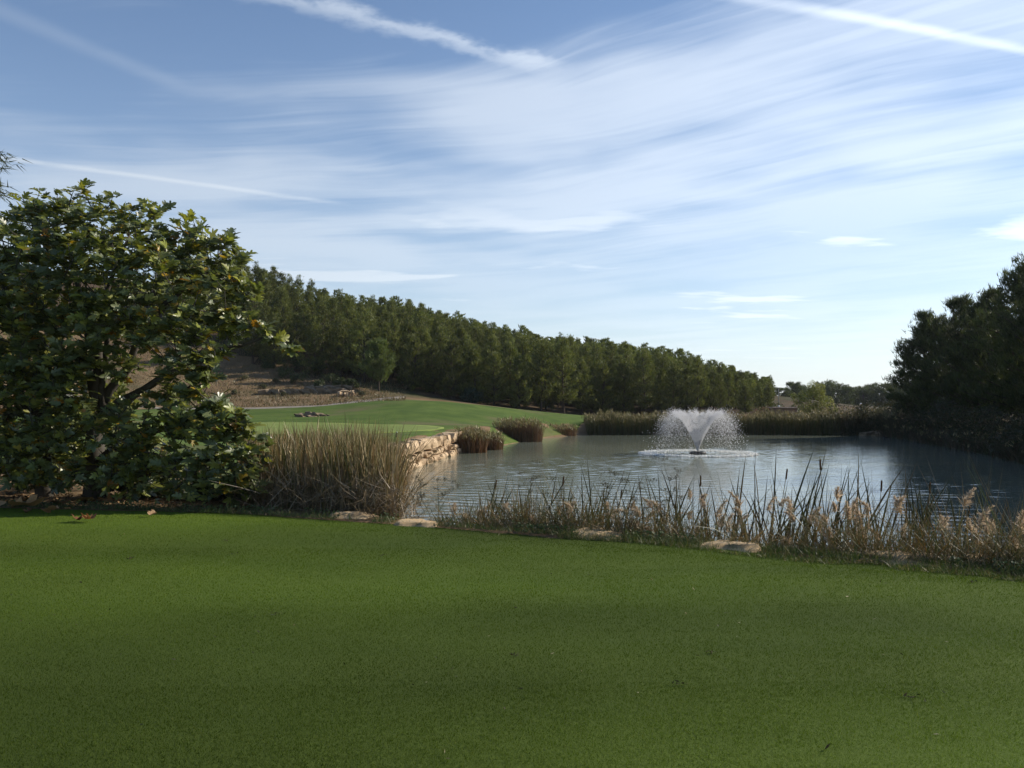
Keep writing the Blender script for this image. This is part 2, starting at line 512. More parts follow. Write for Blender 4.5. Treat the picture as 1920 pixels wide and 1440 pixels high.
def lawn_edge_y(x):
    return np.interp(x, LAWN_EDGE[:, 0], LAWN_EDGE[:, 1])


CP = [(0, 0, 0), (-10, 0, 0.05), (10, 0, 0), (0, -30, 0.2), (-30, -30, .5), (30, -30, .3), (-8, 13, 0), (4.5, 8, 0), (-2, 11, 0), (-16, 14, 0.1), (-24, 2, .3), (20, 0, 0),
      (-5, 20, -0.1), (-9, 17, -0.1), (-12, 22, 0.0), (-18, 28, 0.3), (-6, 30, 0.0), (-10, 40, 0.1), (-4.2, 37, 0.10), (-3.4, 43, 0.09), (-10, 46, .14), (-17, 50, .2),
      (-8, 54, .2), (-30, 40, 1.0), (-45, 30, 2.0), (-60, 0, 3), (22, 20, 0.2), (26, 30, 0.3), (26, 42, 0.3), (30, 55, .3), (34, 70, .3), (50, 40, .6), (60, 10, .5),
      (10, 72, -0.1), (20, 72, -0.1), (12, 80, 0.1), (25, 85, 0.3), (40, 110, 0.4), (60, 160, 0), (100, 220, -0.5), (50, 220, -0.8), (150, 100, 1), (300, 300, 0), (100, 400, -1),
      (300, 0, 1), (-300, 0, 20), (0, -300, 3), (0, 500, -1), (-100, 400, 6), (-250, 300, 25)]
for px, py, d, dz in [(480, 765, 72, 0), (300, 766, 72, 0), (600, 761, 73, 0), (690, 752, 75, 0), (740, 746, 78, 0), (600, 778, 63, 0), (480, 780, 62, 0),
                      (760, 750, 68, 0), (850, 754, 69, 0), (950, 766, 72, 0), (1090, 779, 76, 0), (800, 772, 61, 0), (900, 778, 63, 0), (850, 795, 53, 0), (950, 803, 58, 0), (1030, 797, 67, 0),
                      (430, 687, 92, 0), (520, 707, 88, 0), (600, 730, 84, 0), (650, 742, 80, 0), (300, 690, 88, 0), (150, 680, 88, 0),
                      (700, 727, 85, 0), (850, 747, 86, 0), (900, 758, 87, 0), (1070, 779, 88, 0), (1150, 783, 90, 0), (1300, 780, 92, 0), (1420, 775, 95, 0),
                      (480, 490, 104, -5.2), (560, 525, 108, -4.9), (640, 545, 116, -4.6), (820, 577, 142, -4.2), (1000, 625, 150, -4.1), (1240, 655, 158, -4.1), (1420, 718, 168, -3.9),
                      (250, 420, 112, -7), (50, 400, 115, -7), (640, 545, 170, -9), (820, 577, 200, -11), (1000, 625, 210, -9)]:
    p = P(px, py, d)
    CP.append((p[0], p[1], p[2] + dz))
CP = np.array(CP, float)


def _tps():
    n = len(CP)
    d = np.linalg.norm(CP[:, None, :2] - CP[None, :, :2], axis=-1)
    K = np.where(d > 0, d, 0.0) + np.eye(n) * -0.6
    Pm = np.hstack([np.ones((n, 1)), CP[:, :2] / 100])
    A = np.block([[K, Pm], [Pm.T, np.zeros((3, 3))]])
    return np.linalg.solve(A, np.concatenate([CP[:, 2], np.zeros(3)]))


TPSW = _tps()


def land(x, y):
    x = np.asarray(x, float); y = np.asarray(y, float)
    z = TPSW[-3] + TPSW[-2] * x / 100 + TPSW[-1] * y / 100
    for w, c in zip(TPSW[:-3], CP):
        z = z + w * np.hypot(x - c[0], y - c[1])
    near = np.clip((y - 16) / 8, 0, 1) + np.clip((np.abs(x) - 12) / 10, 0, 1)
    near = np.clip(near, 0, 1)
    return z * near + (1 - near) * 0.0


def ground(x, y):
    z = land(x, y)
    z = z + 0.22 * smoothnoise(x, y, 3, 14.0) * np.clip((np.asarray(y) - 74) / 12, 0, 1)
    sd = sd_poly(x, y, POND)
    wall_side = (np.asarray(x) < -2.4) & (np.asarray(y) > 30) & (np.asarray(y) < 45)
    bw = np.where(wall_side, 0.35, np.where(np.asarray(y) < 20, 1.35, 2.2))
    t = np.clip(sd / bw, 0, 1)
    t = t * t * (3 - 2 * t)
    zb = (WZ - 0.06) * (1 - t) + z * t
    deep = WZ - 0.06 + np.maximum(sd, -4.0) * 0.45
    return np.where(sd < 0, deep, zb)


def lawn_z(x, y):
    return 0.035 * smoothnoise(x * 0.75, y * 1.3, 8, 5.0) + 0.004 * smoothnoise(x, y, 9, 1.7) - 0.03 * np.clip((y - lawn_edge_y(x) + 0.8) / 0.8, 0, 1)


def lawn_nap(x, y):
    """broad bands of lighter and darker turf colour, 0..1"""
    al, nn = 0.92 * x - 0.39 * y, 0.39 * x + 0.92 * y
    return np.clip(0.5 + 1.15 * smoothnoise(al * 0.34, nn * 1.05, 43, 4.6) + 0.22 * smoothnoise(x, y, 42, 2.4), 0, 1)


def graded(a, b, lo, hi, fine, grow=1.14):
    """coordinates: step 'fine' inside [lo,hi], growing outside"""
    v = list(np.arange(lo, hi + 1e-6, fine))
    s = fine
    while v[-1] < b:
        s *= grow; v.append(v[-1] + s)
    s = fine; w = [lo]
    while w[-1] > a:
        s *= grow; w.append(w[-1] - s)
    return np.array(w[:0:-1] + v)


def build_terrain():
    xs = graded(-900, 900, -14, 32, 0.42, 1.10)
    ys = graded(-500, 1800, 6, 72, 0.42, 1.07)
    X, Y = np.meshgrid(xs, ys)
    Z = ground(X, Y)
    # sink it a little under the tee lawn sheet
    inl = np.clip((lawn_edge_y(X) - Y) / 0.5 + 0.2, 0, 1)
    Z = Z - 0.10 * inl * (Y > -60) * (np.abs(X) < 60)
    nx, ny = len(xs), len(ys)
    i = np.arange(ny - 1)[:, None] * nx + np.arange(nx - 1)[None]
    F = np.stack([i, i + 1, i + nx + 1, i + nx], -1).reshape(-1, 4)
    fx = (X[:-1, :-1] + X[1:, 1:]) / 2; fy = (Y[:-1, :-1] + Y[1:, 1:]) / 2
    px = 960 + fx / np.maximum(fy, 1) * FPX
    front = np.interp(px, [-400, 300, 480, 700, 850, 1070, 1500], [96, 94, 93, 84, 82, 84, 92])
    forest = (fy > front)
    me = mesh_np('ground', np.stack([X, Y, Z], -1).reshape(-1, 3), [F], [M_EARTH, M_LITTER], True, None, forest.ravel().astype(int))
    o = link('ground', me)
    tag(o, 'bare brown earth and pine litter of the hillside and banks', 'ground', kind='structure')


build_terrain()


def sheet(name, poly, mat, label, cat, lift, step, zf=ground):
    """a ground sheet that follows the terrain inside a polygon"""
    poly = np.asarray(poly, float)
    bm = bmesh.new()
    x0, y0 = poly.min(0); x1, y1 = poly.max(0)
    vs = [bm.verts.new((p[0], p[1], 0)) for p in poly]
    bm.faces.new(vs)
    for x in np.arange(x0 + step, x1, step):
        bmesh.ops.bisect_plane(bm, geom=bm.verts[:] + bm.edges[:] + bm.faces[:], plane_co=(x, 0, 0), plane_no=(1, 0, 0))
    for y in np.arange(y0 + step, y1, step):
        bmesh.ops.bisect_plane(bm, geom=bm.verts[:] + bm.edges[:] + bm.faces[:], plane_co=(0, y, 0), plane_no=(0, 1, 0))
    co = np.array([v.co[:] for v in bm.verts])
    z = zf(co[:, 0], co[:, 1]) + lift
    for v, zz in zip(bm.verts, z): v.co.z = zz
    edge = [e for e in bm.edges if e.is_boundary]
    ex = bmesh.ops.extrude_edge_only(bm, edges=edge)
    for g in ex['geom']:
        if isinstance(g, bmesh.types.BMVert): g.co.z -= lift + 0.12
    bmesh.ops.recalc_face_normals(bm, faces=bm.faces[:])
    me = bpy.data.meshes.new(name)
    bm.to_mesh(me); bm.free()
    for p in me.polygons: p.use_smooth = True
    me.materials.append(mat)
    o = link(name, me)
    tag(o, label, cat, kind='structure')
    return o


lawn_poly = [(-30, -12)] + [tuple(p) for p in LAWN_EDGE] + [(30, -12)]
# the edge of the mown turf wanders a little
wob = []
for i in range(1, len(lawn_poly) - 2):
    a, b = np.array(lawn_poly[i]), np.array(lawn_poly[i + 1])
    k = max(2, int(np.linalg.norm(b - a) / 0.25))
    for j in range(k):
        q = a + (b - a) * j / k
        wob.append((q[0], q[1] + 0.06 * float(smoothnoise(q[0], q[1], 21, 1.1)) + 0.04 * float(smoothnoise(q[0], q[1], 22, 0.4))))
lawn_poly = [(-30, -12)] + wob + [(30, 1.0), (30, -12)]
lo_ = sheet('lawn', lawn_poly, M_LAWN, 'close-mown green lawn filling the foreground', 'lawn', 0.0, 0.4, lawn_z)
co = np.empty(len(lo_.data.vertices) * 3, np.float32); lo_.data.vertices.foreach_get('co', co); co = co.reshape(-1, 3)
at_ = lo_.data.color_attributes.new('tint', 'FLOAT_COLOR', 'POINT')
cv_ = np.ones((len(co), 4), np.float32); cv_[:, :3] = (0.62 + 0.70 * lawn_nap(co[:, 0], co[:, 1]))[:, None]
at_.data.foreach_set('color', cv_.ravel())

fair_px = [(-26, 24), (-6.0, 21.5), (-5.4, 29.5), (-4.5, 33.2), (-3.95, 36.0), (-3.2, 42.8), (-1.35, 48.0), (0.45, 55.1), (2.25, 61.4), (4.9, 66.9), (7.5, 74.5)]
fair = fair_px + [tuple(P(px, 0, d)[:2]) for px, d in [(1090, 77), (1000, 76.5), (930, 75.5), (850, 76), (760, 77.5), (735, 76.5), (690, 73.6), (600, 71.2), (480, 70.4), (300, 70.4)]] + [(-30, 55), (-28, 40)]
sheet('fairway', fair, M_FAIRWAY, 'darker green fairway and grassy mound beyond the pond', 'grass', 0.03, 0.8)
ga = np.linspace(0, 2 * math.pi, 40, endpoint=False)
green = [(-12.3 + 8.4 * math.cos(t) * (1 + 0.08 * math.sin(3 * t)), 47.2 + 7.6 * math.sin(t) * (1 + 0.06 * math.cos(2 * t + 1))) for t in ga]
sheet('putting_green', green, M_GREEN, 'pale smooth putting green behind the tall cattail bed', 'putting green', 0.045, 0.8)
pl, pr = [], []
for px, d in [(100, 71.4), (300, 71.3), (480, 71.3), (600, 72.2), (690, 74.8), (735, 78.2), (760, 80.5)]:
    p = P(px, 0, d)
    wd = np.interp(px, [600, 740], [0.9, 1.9])
    pl.append((p[0] + 0.2, p[1] - wd)); pr.append((p[0] - 0.2, p[1] + wd))
sheet('cart_path', pl + pr[::-1], M_PATH, 'pale gravel cart path curving up behind the green', 'path', 0.025, 0.8)

def build_water():
    r = np.random.default_rng(66)
    xs = np.arange(-5.5, 28.5, 0.125)
    ys = graded(5, 69.5, 10, 30, 0.07, 1.005)
    X, Y = np.meshgrid(xs, ys)
    Z = np.zeros_like(X)
    for k in range(30):
        lam = 0.17 * (0.75 / 0.17) ** (k / 29.0) * r.uniform(0.9, 1.1)
        th = math.radians(258) + r.normal(0, 0.45)                  # a light breeze from the right
        kx, ky = math.cos(th) * 2 * math.pi / lam, math.sin(th) * 2 * math.pi / lam
        Z += 0.0112 * lam / (2 * math.pi) * np.sin(kx * X + ky * Y + r.uniform(0, 6.28) + 0.9 * smoothnoise(X, Y, 70 + k, 4.0))
    Z *= 0.75 + 0.45 * smoothnoise(X, Y, 67, 16.0)
    t = np.clip((X - 5) / 8, 0, 1) * np.clip((38 - Y) / 14, 0, 1)
    Z *= 1 + 1.2 * t
    # rings running out from the fountain
    c = P(1308, 851, 42.8)
    D = np.hypot(X - c[0], Y - c[1])
    Z += 0.010 * np.sin(D * 9.0) * np.exp(-np.maximum(D - 2.5, 0) * 0.45) * (D > 0.6)
    nx, ny = len(xs), len(ys)
    i = np.arange(ny - 1)[:, None] * nx + np.arange(nx - 1)[None]
    F = np.stack([i, i + 1, i + nx + 1, i + nx], -1).reshape(-1, 4)
    cx = (X[:-1, :-1] + X[1:, 1:]) / 2; cy = (Y[:-1, :-1] + Y[1:, 1:]) / 2
    F = F[(sd_poly(cx, cy, POND) < 0.6).ravel()]
    me = mesh_np('pond_water', np.stack([X, Y, Z + WZ], -1).reshape(-1, 3), [F], M_WATER, True)
    bm = bmesh.new(); bm.from_mesh(me)
    bmesh.ops.delete(bm, geom=[v for v in bm.verts if not v.link_faces], context='VERTS')
    bm.to_mesh(me); bm.free()
    tag(link('pond_water', me), 'rippled grey-green pond water reflecting the sky', 'water', kind='structure')


build_water()

# ---- STRUCTURE DONE
# ------------------------------------------------------------------ retaining wall
def rock_mesh(name, seed, mat, rough=0.16, sub=1):
    r = np.random.default_rng(seed)
    bm = bmesh.new()
    bmesh.ops.create_cube(bm, size=1.0)
    bmesh.ops.subdivide_edges(bm, edges=bm.edges[:], cuts=sub, use_grid_fill=True)
    for v in bm.verts:
        c = np.array(v.co[:])
        k = (np.abs(c) > 0.4).sum()
        c = c * (1.0 - (0.09 if k == 3 else 0.03 if k == 2 else -0.02) * r.uniform(0.4, 1.8))
        c = c + r.normal(0, rough * 0.32, 3)
        v.co = c
    bmesh.ops.recalc_face_normals(bm, faces=bm.faces[:])
    me = bpy.data.meshes.new(name)
    bm.to_mesh(me); bm.free()
    me.materials.append(mat)
    return me


def build_wall():
    r = np.random.default_rng(5)
    root = empty('retaining_wall', (-3.6, 37.5, WZ))
    tag(root, 'rough limestone block retaining wall between pond and putting green', 'wall')
    stones = [rock_mesh('wall_stone', 40 + i, M_STONE, 0.20, 1) for i in range(6)]
    line = np.array([(-4.28, 30.5), (-4.0, 33), (-3.72, 36.5), (-3.0, 43.2), (-2.7, 44.2)])
    seg = np.linalg.norm(np.diff(line, axis=0), axis=1); cum = np.concatenate([[0], np.cumsum(seg)])
    def at(s):
        return np.array([np.interp(s, cum, line[:, 0]), np.interp(s, cum, line[:, 1])])
    a = Acc()
    for i in range(len(line) - 1):
        p, q = line[i], line[i + 1]
        n = np.array([(q - p)[1], -(q - p)[0]]) / np.linalg.norm(q - p)
        bx = [np.append(e + n * w, zz) - np.array([-3.6, 37.5, WZ]) for zz in (-1.3, 0.0) for e, w in ((p, -0.5), (q, -0.5), (q, 0.10), (p, 0.10))]
        a.add(bx, [np.array([(0, 3, 2, 1), (4, 5, 6, 7), (0, 1, 5, 4), (1, 2, 6, 5), (2, 3, 7, 6), (3, 0, 4, 7)])])
    link('backing', a.mesh('wall_backing', M_SOIL), root)
    for z0, z1, wlo, whi, out in ((-1.02, -0.66, 0.5, 1.0, 0.12), (-0.64, -0.40, 0.4, 0.8, 0.05), (-0.38, 0.12, 0.55, 1.15, 0.0)):
        s = r.uniform(0, 0.3)
        while s < cum[-1] - 0.3:
            w = r.uniform(wlo, whi)
            p, q = at(s), at(min(s + w, cum[-1]))
            d = vnorm((q - p)[None])[0]
            n = np.array([d[1], -d[0]])
            c = (p + q) / 2 + n * (out + r.uniform(-0.08, 0.08))
            hz = (z1 - z0) * r.uniform(0.88, 1.06)
            o = link('stone', stones[r.integers(6)], root)
            o.location = (c[0] + 3.6, c[1] - 37.5, (z0 + z1) / 2 - WZ + r.uniform(-0.03, 0.03))
            o.rotation_euler = (r.normal(0, 0.05), r.normal(0, 0.05), math.atan2(d[1], d[0]) + r.normal(0, 0.13) + (math.pi if r.random() < .5 else 0))
            o.scale = (w * 0.88, r.uniform(0.50, 0.62), hz * 0.96)
            s += w


build_wall()

o = empty('marker_stake', P(744, 820, 37.6))
tag(o, 'short thin dark stake on the grass above the stone wall', 'stake')
a = Acc(); a.add(*tube([(0, 0, -0.1), (0, 0, 0.16), (0.005, 0, 0.22)], [0.025, 0.024, 0.018], 6)); link('post', a.mesh('stake_post', M_WOOD), o)
a = Acc(); a.add(*tube([(0.005, 0, 0.2), (0.005, 0, 0.235)], [0.03, 0.028], 6)); link('cap', a.mesh('stake_cap', M_PALE), o)


def lump_mesh(name, seed, mat, rings=7, sides=9, rough=0.2, smooth=True):
    """closed irregular lump of unit size"""
    r = np.random.default_rng(seed)
    V = []
    for i in range(rings + 1):
        th = math.pi * i / rings
        for j in range(sides):
            ph = 2 * math.pi * j / sides
            rad = 0.5 * (1 + r.normal(0, rough) * (0 < i < rings) + rough * math.sin(3 * ph + seed) * math.sin(th))
            V.append((rad * math.sin(th) * math.cos(ph), rad * math.sin(th) * math.sin(ph), 0.5 * math.cos(th) * (1 + r.normal(0, rough * 0.25))))
    i = np.arange(rings)[:, None] * sides; j = np.arange(sides)[None]; k = (j + 1) % sides
    F = np.stack([i + j, i + sides + j, i + sides + k, i + k], -1).reshape(-1, 4)
    return mesh_np(name, V, [F], mat, smooth)


b = empty('teal_bundle', P(843, 838, 43.6))
tag(b, 'small teal plastic bundle at the far end of the stone wall', 'bundle')
q = link('sack', lump_mesh('teal_sack', 4, M_TEAL, 6, 8, 0.16), b); q.scale = (0.22, 0.24, 0.34); q.location = (0, 0, 0.17)
q = link('tie', lump_mesh('teal_tie', 6, M_TEAL, 4, 6, 0.2), b); q.scale = (0.09, 0.09, 0.12); q.location = (0.01, 0, 0.36)

# ------------------------------------------------------------------ stones along the lawn edge, rock outcrops
SLABS = [(668, 968, 80, 'broad flat beige stone at the lawn edge below the tall cattail bed', 0.30), (782, 983, 84, 'long low beige stone slab beside the tall cattail bed at the lawn edge', 0.24),
         (1128, 1003, 96, 'wedge-shaped beige stone slab at the lawn edge left of the fountain', 0.38), (1372, 1026, 120, 'thin buried beige stone strip at the lawn edge under the fountain', 0.24),
         (1700, 1047, 190, 'long half-buried pale stone at the lawn edge among cattails', 0.26), (1838, 1055, 70, 'small pale stone at the right end of the lawn edge', 0.3)]
def slab_mesh(seed):
    r = np.random.default_rng(seed)
    nx, ny = 15, 8
    U, W = np.meshgrid(np.linspace(-1, 1, nx), np.linspace(-1, 1, ny))
    rad = np.maximum(np.abs(U), np.abs(W))
    ang = np.arctan2(W, U)
    out = 1 + 0.10 * np.sin(3 * ang + r.uniform(0, 6)) + 0.07 * np.sin(5 * ang + r.uniform(0, 6))
    X = 0.5 * U * out * (1 - 0.10 * np.abs(W) ** 2); Y = 0.5 * W * out * (1 - 0.22 * U ** 4)
    Z = 0.5 * np.clip(1.1 - np.hypot(U, W) ** 2 * 0.85, -0.5, 1) + 0.13 * smoothnoise(X, Y, seed, 0.55) + 0.06 * r.normal(size=X.shape) + 0.18 * X * r.choice([-1, 1])
    Z = np.where(rad > 0.99, -0.6, Z)
    i = np.arange(ny - 1)[:, None] * nx + np.arange(nx - 1)[None]
    F = np.stack([i, i + 1, i + nx + 1, i + nx], -1).reshape(-1, 4)
    return mesh_np('edge_stone', np.stack([X, Y, Z], -1).reshape(-1, 3), [F], M_SLAB, False)


for i, (px, py, wpx, lab, dep) in enumerate(SLABS):
    d = EYE * FPX / (py - HY)
    p = P(px, py, d)
    o = link('edge_stone', slab_mesh(60 + i))
    o.location = (p[0], p[1] + 0.16, 0.0)
    o.scale = (wpx / FPX * d * 1.08, dep * 2.0, 0.09)
    o.rotation_euler = (math.radians(-6 + 3 * (i % 3)), math.radians([2, -1, 5, -1, 0, -3][i]), math.radians(-24))
    tag(o, lab, 'stone')


def outcrop(name, label, centre, bits, mat, seed):
    r = np.random.default_rng(seed)
    root = empty(name, centre)
    tag(root, label, 'rocks')
    ms = [rock_mesh('rock_piece', seed + i, mat, 0.35, 1) for i in range(3)]
    for (dx, dy, dz, sx, sy, sz, rot) in bits:
        o = link('rock', ms[r.integers(3)], root)
        o.location = (dx, dy, dz); o.scale = (sx, sy, sz)
        o.rotation_euler = (r.normal(0, 0.12), r.normal(0, 0.15), rot)


gz = lambda x, y: float(ground(np.array([x]), np.array([y]))[0])
c = P(585, 781, 60.5); c[2] = gz(c[0], c[1]) - 0.10
outcrop('rock_outcrop', 'low grey rock outcrop in the grass slope behind the green', c,
        [(-0.85, 0.1, 0.12, 0.45, .9, .34, .5), (-0.5, 0.0, 0.10, 0.35, .8, .3, .9), (-0.15, 0.3, 0.20, 0.4, .9, .34, .7), (0.25, 0.2, 0.18, 0.5, .8, .36, .6), (0.6, 0.1, 0.14, 0.4, .9, .3, .8), (0.95, 0.1, 0.08, 0.35, .7, .28, .4), (0.1, -0.4, 0.04, 0.5, .5, .25, .2), (-0.55, -0.45, 0.02, 0.5, .5, .22, 1.2), (0.55, -0.45, 0.0, .4, .4, .22, .3)], M_GREYROCK, 81)
c = P(572, 737, 80.5); c[2] = gz(c[0], c[1])
bits = []
rr = np.random.default_rng(3)
for k in range(9):
    x = -3.6 + k * 0.85
    y = 0.15 * k
    bits.append((x, y, gz(c[0] + x, c[1] + y) - c[2] + 0.10, 1.0, 0.9, 0.62, rr.normal(0, .12)))
    if k > 3: bits.append((x + 0.3, y + 0.5, gz(c[0] + x, c[1] + y) - c[2] + 0.5, 0.9, 0.8, 0.35, rr.normal(0, .12)))
outcrop('rock_ledge', 'weathered brown rock ledge cut into the dry slope above the path', c, bits, M_GREYROCK, 91)
c = P(645, 741, 79.0); c[2] = gz(c[0], c[1])
outcrop('sandstone_blocks', 'orange sandstone blocks at the right end of the rock ledge', c,
        [(-0.3, 0, 0.2, .5, .5, .42, .1), (0.2, 0.1, 0.16, .38, .5, .4, -.1), (0.0, 0.3, 0.48, .8, .5, .2, 0.05), (0.75, 0.3, 0.35, .35, .4, .45, .4)], M_STONE, 95)
c = P(800, 757, 69.5); c[2] = gz(c[0], c[1])

# ------------------------------------------------------------------ leaf-bearing builders
def pine_crown(seed, H, Rm, nb, tufts, nl, tl, tw, pal, base=0.22, top_flat=0.0, up=0.9, spread=0.11, taper=1.85):
    """crown of needle tufts set along rising boughs; returns acc and bough paths"""
    r = np.random.default_rng(seed)
    a = Acc(); bough = []
    lop = [r.uniform(0, 6.28), r.uniform(0, 6.28)]
    for i in range(nb):
        h = base + (1 - base) * (i + r.uniform(0, 1)) / nb
        hh = (h - base) / (1 - base)
        ph = i * 2.39996 + r.normal(0, 0.5)
        if top_flat: env = Rm * math.sin(math.pi * min(1.0, 0.30 + hh * 0.60)) ** 0.7
        else: env = Rm * min(1.0, 0.55 + hh * 2.2) * max(0.0, 1.03 - hh ** taper) ** 0.8
        env *= (1 + 0.16 * math.sin(2 * ph + lop[0]) + 0.10 * math.sin(3 * ph + lop[1] + 5 * hh)) * r.uniform(0.68, 1.08)
        tip = np.array([env * math.cos(ph), env * math.sin(ph), h * H + r.normal(0, 0.03 * H)])
        z0 = max(0.12 * H, tip[2] - env * r.uniform(0.35, 0.75))
        path = curve_pts((0, 0, z0), tip, -0.06 * env, 6, r.normal(0, 0.08) * env)
        bough.append(path)
        n = int(tufts * r.uniform(0.7, 1.3) * (0.45 + 0.55 * env / Rm)) + 4
        t = 1 - r.uniform(0, 1, n) ** 1.5 * (0.72 if hh < 0.8 else 0.95)
        pc = np.stack([np.interp(t, np.linspace(0, 1, 6), path[:, q]) for q in range(3)], -1)
        side = spread * Rm * (0.5 + 0.9 * (1 - t))[:, None] + 0.02
        pc = pc + r.normal(0, 1, (n, 3)) * side * np.array([1.15, 1.15, 0.62])
        o = np.array([math.cos(ph), math.sin(ph), 0.0])
        dirs = vnorm(o * 0.45 + np.array([0, 0, up]) + r.normal(0, 0.30, (n, 3)))
        tint = vary(n, r, pal, jit=0.13) * r.uniform(0.85, 1.18)
        pc = np.repeat(pc, nl, 0); dirs = np.repeat(dirs, nl, 0)
        dirs = vnorm(dirs + r.normal(0, 0.38, dirs.shape)); m = len(pc)
        V, F = tris(pc + r.normal(0, tl * 0.12, pc.shape), dirs, tl * r.uniform(0.65, 1.3, m), np.full(m, tw) * r.uniform(0.7, 1.3, m), r)
        a.add(V, [F], np.repeat(np.repeat(tint, nl, 0), 3, 0))
    return a, bough


def pine_trunk(seed, H, r0, bough, mat, limbs=True, lean=0.03):
    r = np.random.default_rng(seed)
    a = Acc()
    zs = np.linspace(-0.4, H * 0.93, 8)
    ox, oy = r.normal(0, lean, 2)
    path = np.stack([ox * zs + 0.04 * H / 6 * np.sin(zs * 1.1 + seed), oy * zs, zs], -1)
    a.add(*tube(path, np.linspace(r0, r0 * 0.22, 8), 7))
    if limbs:
        for path in bough:
            pp = path.copy(); pp[:, 0] += ox * pp[0, 2]; pp[:, 1] += oy * pp[0, 2]
            a.add(*tube(pp[[0, 2, 4, 5]], np.linspace(r0 * 0.30, r0 * 0.06, 4), 4, False))
    return a.mesh('pine_trunk', mat, True)


PINE_PAL = [(0.100, 0.118, 0.030), (0.118, 0.130, 0.034), (0.082, 0.104, 0.030), (0.140, 0.145, 0.042)]
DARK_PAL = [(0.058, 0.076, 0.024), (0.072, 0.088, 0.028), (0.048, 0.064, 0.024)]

PINES = []
for i in range(6):
    H = [6.2, 7.0, 5.6, 6.6, 7.4, 5.2][i]
    a, bg_ = pine_crown(200 + i, H, [1.7, 1.95, 1.55, 1.85, 1.7, 1.6][i], 64, 34, 3, 0.30, 0.06, PINE_PAL, [0.10, 0.16, 0.08, 0.14, 0.20, 0.06][i])
    PINES.append((a.mesh('pine_crown', M_PINE), pine_trunk(300 + i, H, 0.13, bg_, M_BARK)))


def put_pine(name, proto, loc, s, rz, label, group, cat='pine tree', sz=1.0):
    root = empty(name, loc, rz)
    root.scale = (s, s, s * sz)
    tag(root, label, cat, group)
    link('trunk', proto[1], root)
    link('crown', proto[0], root)
    return root


